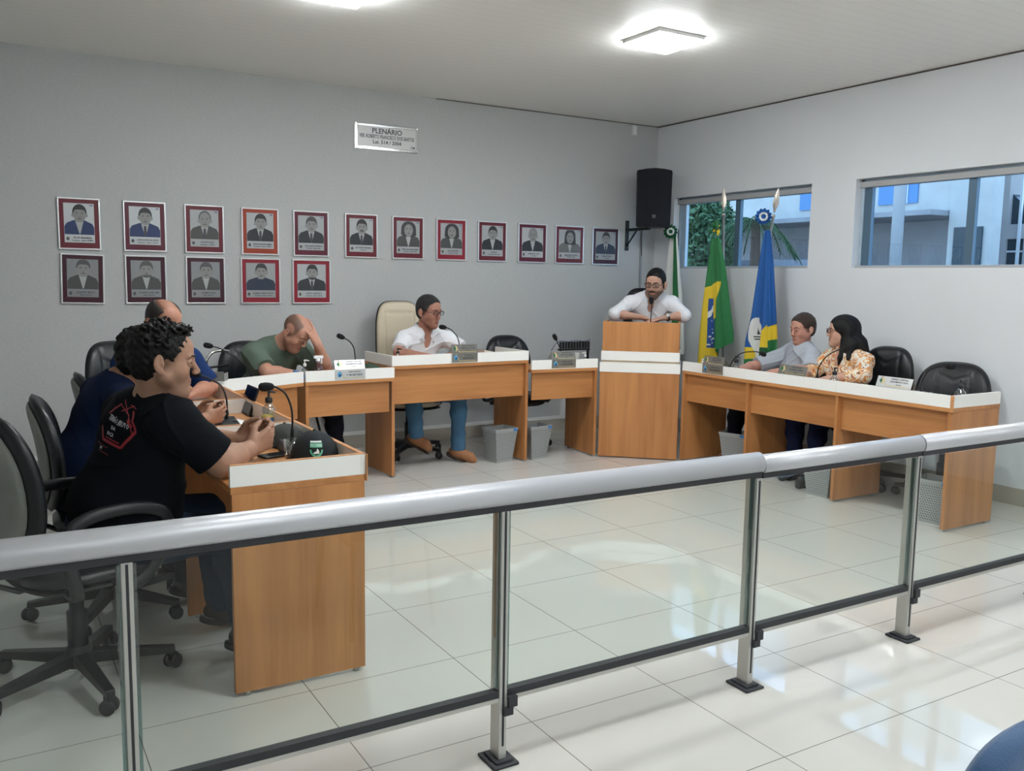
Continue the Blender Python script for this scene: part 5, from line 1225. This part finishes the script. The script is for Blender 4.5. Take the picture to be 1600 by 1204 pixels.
        def wr_(P, a=K.get('wrinkle', .0028)):
            q = (P-O)@Rt
            rg = lambda x: (1-np.abs(np.sin(x)))**3
            m1 = .5+.5*np.sin(q[:, 1]*11+q[:, 2]*6+ph); m2 = .5+.5*np.sin(q[:, 2]*9-q[:, 0]*8+ph*2)
            return -a*(1.3*m1*rg(q[:, 2]*20+q[:, 1]*13+np.sin(q[:, 1]*9+ph)*1.2)+1.1*m2*rg(q[:, 2]*27-q[:, 1]*19+q[:, 0]*12+np.sin(q[:, 2]*7+ph)*1.5)-.5)
        T.disp(wr_); shirt = sdf_obj('shirt', T, vox, K['shirt'], t, K.get('shirtf'), O)
        K['_T'] = T; K['_R'] = Rt; K['_A'] = A; K['_shirt'] = shirt; K['_up'] = upv; K['_f'] = fwt; K['_l'] = lf
    if K.get('pants'):
        T = SDF(); T.ell(A['pelvis']+upv*.0, (.130*w+.010, .170*w+.010, .115), Rt, .05); T.half(A['pelvis']+upv*.09, upv, .006); legs(T, .012)
        for s in ('R', 'L'):
            if 'an'+s in A: T.cone(A['an'+s]+nrm(A['kn'+s]-A['an'+s])*.12, A['an'+s]+nrm(A['kn'+s]-A['an'+s])*.0, .056, .060, .03, 'u', False, True)
        def wp(P): q = P-O; return .0025*np.sin(q[:, 2]*60+np.sin(q[:, 0]*30)*2+np.sin(q[:, 1]*25)*2)
        T.disp(wp); sdf_obj('trousers', T, vox*1.15, K['pants'], t, None, O)
    if K.get('shoes'):
        for s in ('R', 'L'):
            if 'an'+s not in A: continue
            an, toe = A['an'+s], A['toe'+s]; f = nrm((toe-an)); dn = vv(0, 0, -1) if abs(f[2]) < .3 else nrm(np.cross(np.cross(f, vv(0, 0, -1)), f))
            dn = nrm(dn-f*np.dot(dn, f)); T = SDF(); T.cone(an+dn*.035-f*.035, toe+dn*.02, .034, .030, .03); T.cone(an+dn*.0, an+dn*.03, .043, .036, .02); T.cone(an+dn*.03, toe-f*.04, .042, .036, .03)
            T.cone(an-f*.01, an+nrm(A['kn'+s]-an)*.05, .042, .042, .02)
            T.half(an+dn*.066, dn, .004); sh = sdf_obj('shoe', T, .005, K['shoes'], t, None, O)
            T = SDF(); T.cone(an+dn*.068-f*.035, toe+dn*.035+f*.004, .040, .036, .02); T.half(an+dn*.090, dn, .003); T.half(an+dn*.062, -dn, .003)
            T.ell(an+dn*.094+f*.052, (.030, .06, .016), np.stack([f, np.cross(f, dn), dn], 1), .006, 's'); sdf_obj('shoe_sole', T, .0045, K.get('sole', PBLK), sh, None, O)
    return t, A, hc, hR, sc, wide, O, K
# ---------------- the nine people ----------------
def curl_disp(O, a, f, seed=0):
    def fn(P):
        q = (P-O)*f; return a*(np.sin(q[:, 0]+np.sin(q[:, 1]*.9+seed)*1.6)*np.sin(q[:, 1]+np.sin(q[:, 2]*1.1)*1.5)+.8*np.sin(q[:, 2]*1.2+np.sin(q[:, 0]*1.2+seed)*1.7))
    return fn
HBLK = mat('black_hair', (0.003, 0.0028, 0.0028), .55, spec=.3, bump=(300, .2)); HDK = mat('dark_brown_hair', (0.022, 0.014, 0.010), .42, bump=(300, .8)); HGR = mat('greying_hair', (0.022, 0.021, 0.021), .5, bump=(300, .6), noise=(40, .6))
HBR = mat('brown_hair', (0.040, 0.022, 0.014), .45, bump=(300, .8)); HST = mat('cropped_hair', (0.13, 0.080, 0.058), .7, noise=(200, .3), bump=(500, .5))
def hairobj(t, S, vox, m, O, name='hair'): return sdf_obj(name, S, vox, m, t, None, O)

# A: man in black T-shirt, nearest
sA = (0.37, 0.205, 0.135)
JA = dict(pelvis=(-5.83, -3.92, .57), chest=(-5.715, -3.985, 1.005), neck=(-5.715, -4.03, 1.075), head=(-5.678, -4.087, 1.222),
  shR=(-5.66, -4.175, 1.005), elR=(-5.50, -4.19, .845), wrR=(-5.345, -3.995, .850), shL=(-5.77, -3.78, .99), elL=(-5.62, -3.60, .86), wrL=(-5.345, -3.825, .858),
  knR=(-5.45, -4.02, .53), anR=(-5.37, -4.0, .11), toeR=(-5.22, -3.98, .045), knL=(-5.46, -3.70, .54), anL=(-5.40, -3.66, .11), toeL=(-5.25, -3.62, .045))
KA = dict(stub=stubble(.5, .22), fwd=(.86, .50, 0), bulk=1.18, arm=1.25, belly=1.1, vox=.0042, skin=skin('skin_tan', sA), skinc=sA, hair=HBLK, shirt=cloth('black_tshirt', (0.0045, 0.0055, 0.008)), sleeve=.86, loose=True, hem=-.06, seed=1.3, wrinkle=.006, neckw=.006,
  pants=cloth('dark_blue_jeans', (0.018, 0.035, 0.065), 500, .5), shoes=mat('dark_shoe', (.02, .016, .014), .6), shirt_off=.012,
  handR=((.86, .36, .34), (-.25, .90, .15), (.62, .66, .70, .72), .5, 1.15, .10), handL=((.86, -.34, .38), (-.2, -.92, .1), (.60, .64, .68, .72), .5, 1.15, .10))
tA, AA, hc, hR, sc, wd, O, KA = person('heavy man in black printed t-shirt leaning on the near left desk, hands clasped', JA, dict(f=(.97, -.20, -.10), sc=1.06, wide=1.04, jaw=1.15, nose=1.02, dchin=True), KA, (-5.93, -3.90, 0))
S = hair_short(hc, hR, sc, wd, off=.009, hl=.062, nape=-.085, top=.0)
rd = random.Random(11)
for k in range(150):   # curls on the crown and forelock
    th = rd.uniform(-2.6, 2.6); ph = rd.uniform(.15, 1.45); x = -.014+.103*math.cos(ph)*math.cos(th); y = .084*math.cos(ph)*math.sin(th); z = .036+.098*math.sin(ph)
    if (z < .085 and x > .02) or (x > .05 and z < .112): continue
    d = nrm(np.array([rd.gauss(0, 1), rd.gauss(0, 1), rd.gauss(0, .6)])); p = hc+hR@(vv(x, y*wd, z)*sc); q = hR@d*.015; S.cone(p-q, p+q+hR@vv(0, 0, 1)*.004, .0062, .0045, .005)
for k in range(26):
    y = rd.uniform(-.05, .05); p = hc+hR@(vv(.062+rd.uniform(-.02, .016), y, .110+rd.uniform(-.008, .008))*sc); d = hR@nrm(vv(rd.uniform(.2, 1), rd.uniform(-.8, .8), rd.uniform(-.5, .5)))*.014; S.cone(p-d, p+d, .006, .0045, .005)
S.disp(curl_disp(O, .0024, 170, .5)); hairobj(tA, S, .0042, HBLK, O)
# printed emblem on the upper back, wrapped onto the shirt
RED = ink('print_red', (0.30, 0.025, 0.035)); PWH = ink('print_white', (0.50, 0.51, 0.53))
def wrap_on(T, P0, X, Y, D, pts, O, off=.0022):
    pts = [(a*.74, b*.74) for a, b in pts]
    """march points of a flat drawing along D onto the cloth"""
    P = np.array([P0+X*a+Y*b for a, b in pts], float); hit = P.copy(); 
    for _ in range(80):
        d = T.eval(hit); hit = hit+D*np.clip(d-off, -.01, .02)[:, None]*.8
    return [Vector(h-O) for h in hit]
R_ = KA['_R']; bk_n = -R_[:, 0]; X_ = -R_[:, 1]; Y_ = R_[:, 2]   # seen from behind: his right is on the viewer's right
P0 = AA['chest']-KA['_up']*.045+bk_n*.30+X_*.0
def prt(shapes, m, nm, par=None, T=KA['_T']):
    mb = MB()
    for pts in shapes:
        # subdivide quads so that they follow the cloth
        if len(pts) == 4:
            a, b, c, d = [np.array(p, float) for p in pts]; N = 6; g = []
            for i in range(N+1):
                for j in range(N+1): u, v = i/N, j/N; g.append(tuple((a*(1-u)+b*u)*(1-v)+(d*(1-u)+c*u)*v))
            w_ = wrap_on(T, P0, X_, Y_, -bk_n, g, O); vs = [mb.bm.verts.new(q) for q in w_]
            for i in range(N):
                for j in range(N): mb._f([vs[i*(N+1)+j], vs[(i+1)*(N+1)+j], vs[(i+1)*(N+1)+j+1], vs[i*(N+1)+j+1]], True)
        else: mb.poly(wrap_on(T, P0, X_, Y_, -bk_n, pts, O))
    return mb.build(nm, m, par or KA['_shirt'])
def bar(x0, y0, x1, y1, w): 
    d = math.hypot(x1-x0, y1-y0); a, b = -(y1-y0)/d*w/2, (x1-x0)/d*w/2; return [(x0+a, y0+b), (x1+a, y1+b), (x1-a, y1-b), (x0-a, y0-b)]
hexp = [(-.115, .035), (-.055, .105), (.055, .105), (.115, .02), (.06, -.085), (-.075, -.085), (-.115, -.03)]
sh = [bar(*hexp[2], *hexp[3], .012), bar(*hexp[3], *hexp[4], .016), bar(*hexp[4], *hexp[5], .014), bar(*hexp[5], *hexp[6], .014), bar(.035, .08, .10, .0, .006), bar(-.06, -.068, .045, -.068, .006), bar(*hexp[0], *hexp[1], .010),
      bar(-.03, .075, .05, .13, .006), bar(.035, .075, -.045, .13, .006), bar(-.05, .10, .02, .08, .005), bar(.02, .125, .07, .12, .005), bar(.05, .06, .085, .03, .016), bar(-.12, -.115, -.02, -.115, .003), bar(-.09, -.145, .0, -.145, .003)]
prt(sh, RED, 'back_print')
def wraptxt(s, w, x, y, m, size):
    cu = bpy.data.curves.new('t', 'FONT'); cu.body = s; cu.size = size; cu.align_x = 'CENTER'; cu.align_y = 'CENTER'; cu.resolution_u = 1; cu.offset = .0008
    tmp = bpy.data.objects.new('t', cu); me = bpy.data.meshes.new_from_object(tmp); bpy.data.objects.remove(tmp); xs = [v.co.x for v in me.vertices]; k = w/(max(xs)-min(xs))
    q = wrap_on(KA['_T'], P0, X_, Y_, -bk_n, [(v.co.x*k+x, v.co.y+y) for v in me.vertices], O, .003)
    for v, p in zip(me.vertices, q): v.co = p
    me.materials.clear(); me.materials.append(m); o = bpy.data.objects.new('back_print_text', me); COL.objects.link(o); o.parent = KA['_shirt']
wraptxt('TERRÃO BRUTO', .165, -.01, .025, PWH, .034); wraptxt('DA', .03, -.02, -.012, PWH, .026); wraptxt('ROÇA', .05, -.03, -.045, PWH, .026); wraptxt('MT', .022, -.07, -.130, PWH, .018)

# B: man in navy behind A
sB = (0.36, 0.18, 0.11)
JB = dict(pelvis=(-5.90, -3.16, .57), chest=(-5.745, -3.06, .975), neck=(-5.72, -3.07, 1.035), head=(-5.620, -3.11, 1.142),
  shR=(-5.715, -3.26, .96), elR=(-5.52, -3.32, .85), wrR=(-5.335, -3.14, .845), shL=(-5.775, -2.86, .96), elL=(-5.55, -2.80, .85), wrL=(-5.335, -2.94, .845),
  knR=(-5.50, -3.25, .52), anR=(-5.45, -3.25, .11), toeR=(-5.30, -3.25, .045), knL=(-5.50, -2.98, .52), anL=(-5.45, -2.95, .11), toeL=(-5.30, -2.95, .045))
KB = dict(stub=stubble(.6, .2), fwd=(.98, .1, 0), bulk=1.15, arm=1.1, vox=.006, skin=skin('skin_tan_b', sB), skinc=sB, hair=HBLK, shirt=cloth('navy_shirt', (0.005, 0.011, 0.035)), sleeve=.8, loose=True, hem=-.04, seed=2.2,
  pants=cloth('dark_trousers', (0.012, 0.014, 0.022)), shoes=PBLK, handR=((.85, .40, .15), (-.2, .9, .1), (.5, .5, .55, .6), .6, 1.0), handL=((.85, -.40, .2), (-.2, -.9, .1), (.4, .45, .5, .55), .5, 1.0))
tB, _, hc, hR, sc, wd, O, _k = person('man in navy shirt seated behind the man in black, mostly hidden', JB, dict(f=(.75, .66, -.12), sc=.98, wide=1.05), KB, (-5.90, -3.16, 0))
S = hair_short(hc, hR, sc, wd, off=.016, hl=.05, nape=-.09, top=.012); S.disp(curl_disp(O, .004, 120, 2)); hairobj(tB, S, .0055, HBLK, O)

# C: balding man in blue at the far corner
sC = (0.44, 0.21, 0.14)
JC = dict(pelvis=(-5.46, -1.85, .57), chest=(-5.36, -2.03, 1.045), neck=(-5.355, -2.06, 1.11), head=(-5.35, -2.15, 1.262),
  shR=(-5.55, -2.12, 1.02), elR=(-5.58, -2.22, .86), wrR=(-5.40, -2.36, .84), shL=(-5.19, -1.98, 1.02), elL=(-5.08, -2.02, .86), wrL=(-5.22, -2.22, .85),
  knR=(-5.62, -2.20, .52), anR=(-5.62, -2.30, .11), toeR=(-5.58, -2.42, .045), knL=(-5.40, -2.25, .52), anL=(-5.40, -2.35, .11), toeL=(-5.38, -2.48, .045))
KC = dict(stub=stubble(.75, .15, .75), fwd=(.25, -.97, 0), bulk=1.15, arm=1.15, vox=.006, skin=skin('skin_ruddy', sC), skinc=sC, hair=HDK, shirt=cloth('royal_blue_shirt', (0.012, 0.032, 0.11)), sleeve=.88, loose=True, seed=3.1,
  pants=cloth('dark_trousers', (0.012, 0.014, 0.022)), shoes=PBLK, handR=((.7, -.6, -.1), (.1, -.1, -.95), (.06, .06, .08, .1), .1, 1.0), handL=((-.75, -.55, -.1), (.1, 0, -.95), (.06, .06, .08, .1), .1, 1.0))
tC, _, hc, hR, sc, wd, O, _k = person('balding man in glasses and blue shirt, seen above the nearer heads', JC, dict(f=(.38, -.90, -.28), sc=1.04, wide=1.06), KC, (-5.46, -1.85, 0))
S = hair_short(hc, hR, sc, wd, off=.006, hl=.055, nape=-.085, recede=.02); hairobj(tC, S, .005, HDK, O); glasses(tC, hc-O, hR, sc, PBLK, wd)

# D: bald man in green, forehead in hand
sD = (0.48, 0.25, 0.175)
JD = dict(pelvis=(-4.38, -.68, .57), chest=(-4.375, -.93, .985), neck=(-4.35, -.99, 1.03), head=(-4.268, -1.115, 1.125),
  shR=(-4.545, -1.01, .965), elR=(-4.505, -1.22, .845), wrR=(-4.31, -1.20, .825), shL=(-4.18, -.93, .965), elL=(-4.045, -1.13, .832), wrL=(-4.135, -1.215, 1.035),
  knR=(-4.55, -1.08, .50), anR=(-4.55, -1.06, .11), toeR=(-4.56, -1.20, .045), knL=(-3.93, -.95, .51), anL=(-3.90, -.95, .12), toeL=(-3.87, -1.08, .045))
KD = dict(stub=stubble(.72, .10, .92), fwd=(.12, -1, 0), bulk=1.25, arm=1.22, vox=.0044, skin=skin('skin_bald_man', sD), skinc=sD, hair=HST, browm=HDK, shirt=cloth('sage_green_tshirt', (0.115, 0.155, 0.12)), sleeve=.80, loose=True, seed=4.0, wrinkle=.006,
  pants=cloth('near_black_trousers', (0.010, 0.010, 0.016)), shoes=PBLK, handR=((.95, .15, -.08), (.1, 0, -.99), (.06, .06, .08, .1), .1, 1.0), handL=((-.42, .03, .90), (-.55, .80, -.15), (.14, .14, .18, .22), .3, 1.12, .16))
tD, _, hc, hR, sc, wd, O, _k = person('bald man in sage green t-shirt resting his forehead on his hand', JD, dict(f=(.52, -.70, -.72), sc=1.06, wide=1.10, jaw=1.15, closed=True, roll=0.0, dchin=True), KD, (-4.44, -.68, 0))
MB().tube([Vector(hc-O+hR@(vv(.096, s_*.031+a, -.001-.002*(1-abs(a)/.014))*sc)) for s_ in (1,) for a in (-.014, 0, .014)], .0014).build('eyelid_line', HDK, tD)
MB().tube([Vector(hc-O+hR@(vv(.096, -.031+a, -.001-.002*(1-abs(a)/.014))*sc)) for a in (-.014, 0, .014)], .0014).build('eyelid_line', HDK, tD)

# E: president in white polo
sE = (0.40, 0.195, 0.14)
JE = dict(pelvis=(-3.08, -.52, .57), chest=(-3.035, -.66, 1.03), neck=(-3.03, -.685, 1.10), head=(-3.025, -.76, 1.252),
  shR=(-3.215, -.66, 1.015), elR=(-3.325, -.81, .92), wrR=(-3.13, -.97, .900), shL=(-2.83, -.70, 1.015), elL=(-2.715, -.86, .925), wrL=(-2.93, -.985, .905),
  knR=(-3.21, -.86, .545), anR=(-3.17, -.83, .225), toeR=(-3.09, -.93, .145), knL=(-2.83, -.94, .56), anL=(-2.84, -.95, .105), toeL=(-2.735, -1.05, .035))
KE = dict(stub=stubble(.6, .12), fwd=(.05, -1, 0), bulk=.98, arm=.93, vox=.0044, skin=skin('skin_president', sE), skinc=sE, hair=HGR, browm=HDK, shirt=cloth('white_polo', (0.78, 0.79, 0.82)), sleeve=.74, loose=True, seed=5.0, wrinkle=.006, vneck=1.0, neckw=.012,
  pants=cloth('blue_jeans', (0.065, 0.15, 0.25), 500, .5), shoes=mat('tan_boot', (.30, .13, .055), .6, noise=(20, .2)), sole=mat('dark_sole', (.05, .03, .02), .7), handR=((.95, -.25, -.05), (.1, 0, -.99), (.06, .06, .08, .1), .1, 1.0), handL=((-.95, -.2, -.05), (.1, 0, -.99), (.06, .06, .08, .1), .1, 1.0))
tE, AE, hc, hR, sc, wd, O, KE = person('man in white polo, jeans and tan boots on the cream chair', JE, dict(f=(.36, -.92, -.10), sc=1.07, wide=.98, look=(.0, -.1)), KE, (-3.08, -.52, 0))
S = hair_short(hc, hR, sc, wd, off=.009, hl=.052, nape=-.07, top=.003); S.disp(curl_disp(O, .0014, 300, 1)); hairobj(tE, S, .0035, HGR, O); glasses(tE, hc-O, hR, sc, mat('brown_frame', (.03, .015, .012), .3), wd)
def collar(t, A, K, O, m, wd_=.066, h=.030, open_=.9, drop=.05):
    """turned-down collar: a band around the neck with two pointed leaves in front"""
    f, l, u = K['_f'], K['_l'], K['_up']; c = A['neck']+u*.012; mb = MB(); n_ = 40; ri = []
    for i in range(n_+1):
        a = open_*.42+(2*PI-open_*.84)*i/n_; dv = f*math.cos(a)+l*math.sin(a); fr = max(0, math.cos(a))
        ri.append([c+dv*(wd_+.010)-u*(fr*.050)+u*.022, c+dv*(wd_+.015)-u*(fr*.050)+u*.030, c+dv*(wd_+.022)-u*(fr*.052)+u*.026, c+dv*(wd_+.034+.026*fr)-u*(fr*.082+.012)])
    V = [[mb.bm.verts.new(Vector(p-O)) for p in r_] for r_ in ri]
    for a, b in zip(V, V[1:]):
        for j in range(3): mb._f([a[j], b[j], b[j+1], a[j+1]], True)
    o = mb.build('collar', m, K['_shirt']); so = o.modifiers.new('solid', 'SOLIDIFY'); so.thickness = .004; return o
collar(tE, AE, KE, O, MATS['white_polo'])

# F: man at the pulpit
sF = (0.48, 0.28, 0.205)
JF = dict(pelvis=(-.86, -1.02, .95), chest=(-.985, -1.165, 1.335), neck=(-.995, -1.185, 1.395), head=(-1.048, -1.298, 1.508),
  shR=(-1.145, -1.065, 1.335), elR=(-1.33, -1.095, 1.238), wrR=(-1.19, -1.29, 1.216), shL=(-.85, -1.31, 1.335), elL=(-.862, -1.48, 1.238), wrL=(-1.04, -1.44, 1.216),
  knR=(-.93, -.93, .50), anR=(-.92, -.90, .11), toeR=(-1.02, -1.00, .045), knL=(-.80, -1.08, .50), anL=(-.78, -1.06, .11), toeL=(-.88, -1.16, .045))
KF = dict(stub=stubble(.8, .80), fwd=(-.68, -.73, 0), bulk=.98, arm=.88, vox=.0044, skin=skin('skin_speaker', sF), skinc=sF, hair=HBLK, shirt=cloth('white_shirt', (0.74, 0.75, 0.79)), sleeve=1.12, loose=True, hem=-.08, seed=6.0, wrinkle=.006, vneck=.8, neckw=.010,
  pants=cloth('dark_trousers', (0.012, 0.014, 0.022)), shoes=PBLK, handR=((.55, -.80, -.25), (-.2, -.1, -.95), (.06, .06, .08, .1), .1, 1.0), handL=((-.95, .15, -.15), (-.1, 0, -.99), (.06, .06, .08, .1), .1, 1.0))
tF, AF, hc, hR, sc, wd, O, KF = person('bearded man in glasses and white shirt leaning on the wooden pulpit', JF, dict(f=(-.82, -.56, -.14), sc=1.07, wide=.96, look=(0, -.15), roll=-.04), KF, (-.86, -1.02, 0))
S = hair_short(hc, hR, sc, wd, off=.009, hl=.046, nape=-.07, top=.003); S.disp(curl_disp(O, .0014, 330, 4)); hairobj(tF, S, .0035, HBLK, O); glasses(tF, hc-O, hR, sc, PBLK, wd, h=.017, w=.0255); collar(tF, AF, KF, O, MATS['white_shirt'])
S = SDF(); Lf = lambda x, y, z: hc+hR@(vv(x, y*wd, z)*sc)     # short beard
S.ell(Lf(.071, 0, -.101), vv(.022, .026, .020)*sc, hR, .012); S.cone(Lf(.093, .020, -.052), Lf(.098, 0, -.048), .0060, .0060, .006); S.cone(Lf(.093, -.020, -.052), Lf(.098, 0, -.048), .0060, .0060, .006)
S.ell(Lf(.098, 0, -.066), vv(.03, .024, .013)*sc, hR, .006, 's'); S.ell(Lf(.062, 0, -.020), vv(.034, .030, .024)*sc, hR, .004, 's')
sdf_obj('beard', S, .004, mat('beard_dark', (0.022, 0.014, 0.011), .7, bump=(400, .8)), tF, None, O)
wv = AF['wrL']-O; wd2 = nrm(AF['elL']-AF['wrL']); 
MB().cyl(Vector(wv+wd2*.012), Vector(wv+wd2*.030), .0335).build('wristwatch', PBLK, tF); MB().cyl(Vector(wv+wd2*.021+vv(-.018, -.022, .018)), Vector(wv+wd2*.021+vv(-.022, -.028, .022)), .016).build('watch_face', CHROME, tF)

# G: man in grey T-shirt
sG = (0.52, 0.27, 0.205)
JG = dict(pelvis=(-.36, -2.38, .56), chest=(-.36, -2.385, .965), neck=(-.372, -2.39, 1.03), head=(-.40, -2.42, 1.160),
  shR=(-.28, -2.20, .945), elR=(-.60, -2.12, .832), wrR=(-.84, -2.16, .815), shL=(-.44, -2.56, .945), elL=(-.56, -2.66, .845), wrL=(-.78, -2.46, .818),
  knR=(-.76, -2.08, .50), anR=(-.78, -2.06, .11), toeR=(-.90, -2.03, .045), knL=(-.76, -2.40, .50), anL=(-.70, -2.40, .11), toeL=(-.83, -2.40, .045))
KG = dict(stub=stubble(.6, .12), fwd=(-.85, .45, 0), bulk=1.15, arm=1.12, vox=.0044, skin=skin('skin_grey_man', sG), skinc=sG, hair=HBR, shirt=cloth('light_grey_tshirt', (0.40, 0.43, 0.48)), sleeve=.98, loose=True, seed=7.0, wrinkle=.007,
  pants=cloth('near_black_trousers', (0.010, 0.010, 0.016)), shoes=mat('reddish_shoe', (.16, .06, .04), .6), handR=((-.95, -.2, -.1), (-.1, 0, -.99), (.06, .06, .08, .1), .1, 1.0), handL=((-.9, .35, -.1), (-.1, 0, -.99), (.06, .06, .08, .1), .1, 1.0))
tG, _, hc, hR, sc, wd, O, _k = person('man in light grey t-shirt looking left, right row', JG, dict(f=(-.95, .12, -.12), sc=1.0, wide=1.04, jaw=1.1), KG, (-.36, -2.38, 0))
S = hair_short(hc, hR, sc, wd, off=.009, hl=.046, nape=-.075, top=.004); S.disp(curl_disp(O, .0016, 220, 3)); hairobj(tG, S, .0048, HBR, O)

# H: woman in floral blouse
sH = (0.56, 0.33, 0.24)
def floral():
    m = bpy.data.materials.new('floral_blouse'); m.use_nodes = True; t = m.node_tree; b = t.nodes['Principled BSDF']; b.inputs['Roughness'].default_value = .8
    tc = t.nodes.new('ShaderNodeTexCoord'); n = t.nodes.new('ShaderNodeTexNoise'); n.inputs['Scale'].default_value = 17; n.inputs['Detail'].default_value = 1; n.inputs['Distortion'].default_value = .5
    cr = t.nodes.new('ShaderNodeValToRGB'); e = cr.color_ramp.elements; cr.color_ramp.interpolation = 'CONSTANT'
    e[0].position = 0; e[0].color = (.72, .66, .56, 1); e[1].position = .44; e[1].color = (.62, .24, .08, 1)
    for p, c in ((.505, (.74, .52, .18, 1)), (.53, (.76, .68, .56, 1)), (.585, (.40, .12, .06, 1)), (.615, (.70, .36, .14, 1)), (.65, (.76, .70, .60, 1)), (.72, (.60, .30, .12, 1))): q = e.new(p); q.color = c
    v = t.nodes.new('ShaderNodeTexVoronoi'); v.inputs['Scale'].default_value = 18; lt = t.nodes.new('ShaderNodeMath'); lt.operation = 'LESS_THAN'; lt.inputs[1].default_value = .13
    mx = t.nodes.new('ShaderNodeMix'); mx.data_type = 'RGBA'; mx.inputs[7].default_value = (.10, .05, .04, 1)
    t.links.new(tc.outputs['Object'], n.inputs['Vector']); t.links.new(tc.outputs['Object'], v.inputs['Vector']); t.links.new(n.outputs['Fac'], cr.inputs[0]); t.links.new(v.outputs['Distance'], lt.inputs[0])
    t.links.new(lt.outputs[0], mx.inputs[0]); t.links.new(cr.outputs[0], mx.inputs[6]); t.links.new(mx.outputs[2], b.inputs['Base Color']); return m
JH = dict(pelvis=(-.37, -2.88, .56), chest=(-.40, -2.87, .955), neck=(-.408, -2.865, 1.02), head=(-.425, -2.835, 1.162),
  shR=(-.37, -2.70, .94), elR=(-.52, -2.66, .85), wrR=(-.75, -2.76, .818), shL=(-.40, -3.04, .94), elL=(-.52, -3.12, .85), wrL=(-.76, -2.98, .818),
  knR=(-.80, -2.74, .50), anR=(-.78, -2.74, .11), toeR=(-.92, -2.74, .045), knL=(-.80, -2.98, .50), anL=(-.86, -2.98, .11), toeL=(-1.0, -2.98, .045))
KH = dict(fwd=(-1, .12, 0), bulk=.95, arm=.92, vox=.0044, skin=skin('skin_woman', sH), skinc=sH, hair=HBLK, shirt=floral(), sleeve=1.55, loose=True, seed=8.0, shirt_off=.014, wrinkle=.007, vneck=.9,
  pants=cloth('navy_jeans', (0.010, 0.014, 0.040)), shoes=PBLK, handR=((-.9, -.3, -.1), (-.1, 0, -.99), (.06, .06, .08, .1), .1, .9), handL=((-.9, .35, -.1), (-.1, 0, -.99), (.06, .06, .08, .1), .1, .9))
tH, AH, hc, hR, sc, wd, O, KH = person('woman with long black hair, glasses and orange floral blouse', JH, dict(f=(-.80, .60, .04), sc=1.0, wide=.95, nose=.9, jaw=.9), KH, (-.37, -2.88, 0))
S = SDF(); Lf = lambda x, y, z: hc+hR@(vv(x, y, z)*sc); 
S.ell(Lf(-.018, 0, .042), vv(.118, .092, .098), hR, .01); S.ell(Lf(-.055, 0, -.04), vv(.085, .095, .12), hR, .04); S.ell(Lf(-.07, 0, -.16), vv(.075, .11, .13), hR, .05)
for s_, yo in ((-1, 0), (1, 0)):
    S.cone(Lf(-.02, s_*.070, .01), Lf(-.035, s_*.085, -.13), .032, .036, .03); S.cone(Lf(-.035, s_*.085, -.13), Lf(-.05, s_*.11, -.27), .036, .022, .03)
    S.cone(Lf(.0, s_*.075, -.06), Lf(.02, s_*.10, -.20), .022, .018, .02); S.cone(Lf(.02, s_*.10, -.20), Lf(.03, s_*.10, -.25), .018, .008, .02)
S.cone(Lf(-.07, 0, -.05), Lf(-.115, 0, -.22), .062, .050, .04); S.cone(Lf(-.115, 0, -.22), Lf(-.125, 0, -.34), .050, .028, .04, fl=(hR[:, 0], .6))
S.cone(AH['neck']+vv(.03, -.10, .06), AH['neck']+vv(.06, -.17, -.12), .060, .035, .05); S.cone(AH['neck']+vv(-.03, -.08, .06), AH['neck']+vv(-.10, -.105, -.055), .035, .014, .03)
S.ell(Lf(.092, 0, -.030), vv(.070, .060, .098), hR, .012, 's')
def strand(P): q = (P-hc)@hR; return .0016*np.sin(q[:, 1]*260+q[:, 0]*120+np.sin(q[:, 2]*18)*2)
S.disp(strand); hairobj(tH, S, .005, HBLK, O, 'long_hair'); glasses(tH, hc-O, hR, sc, mat('dark_red_frame', (.04, .01, .012), .3), wd, h=.018, w=.026); 
collar(tH, AH, KH, O, MATS.get('floral') or bpy.data.materials['floral_blouse'], wd_=.060)
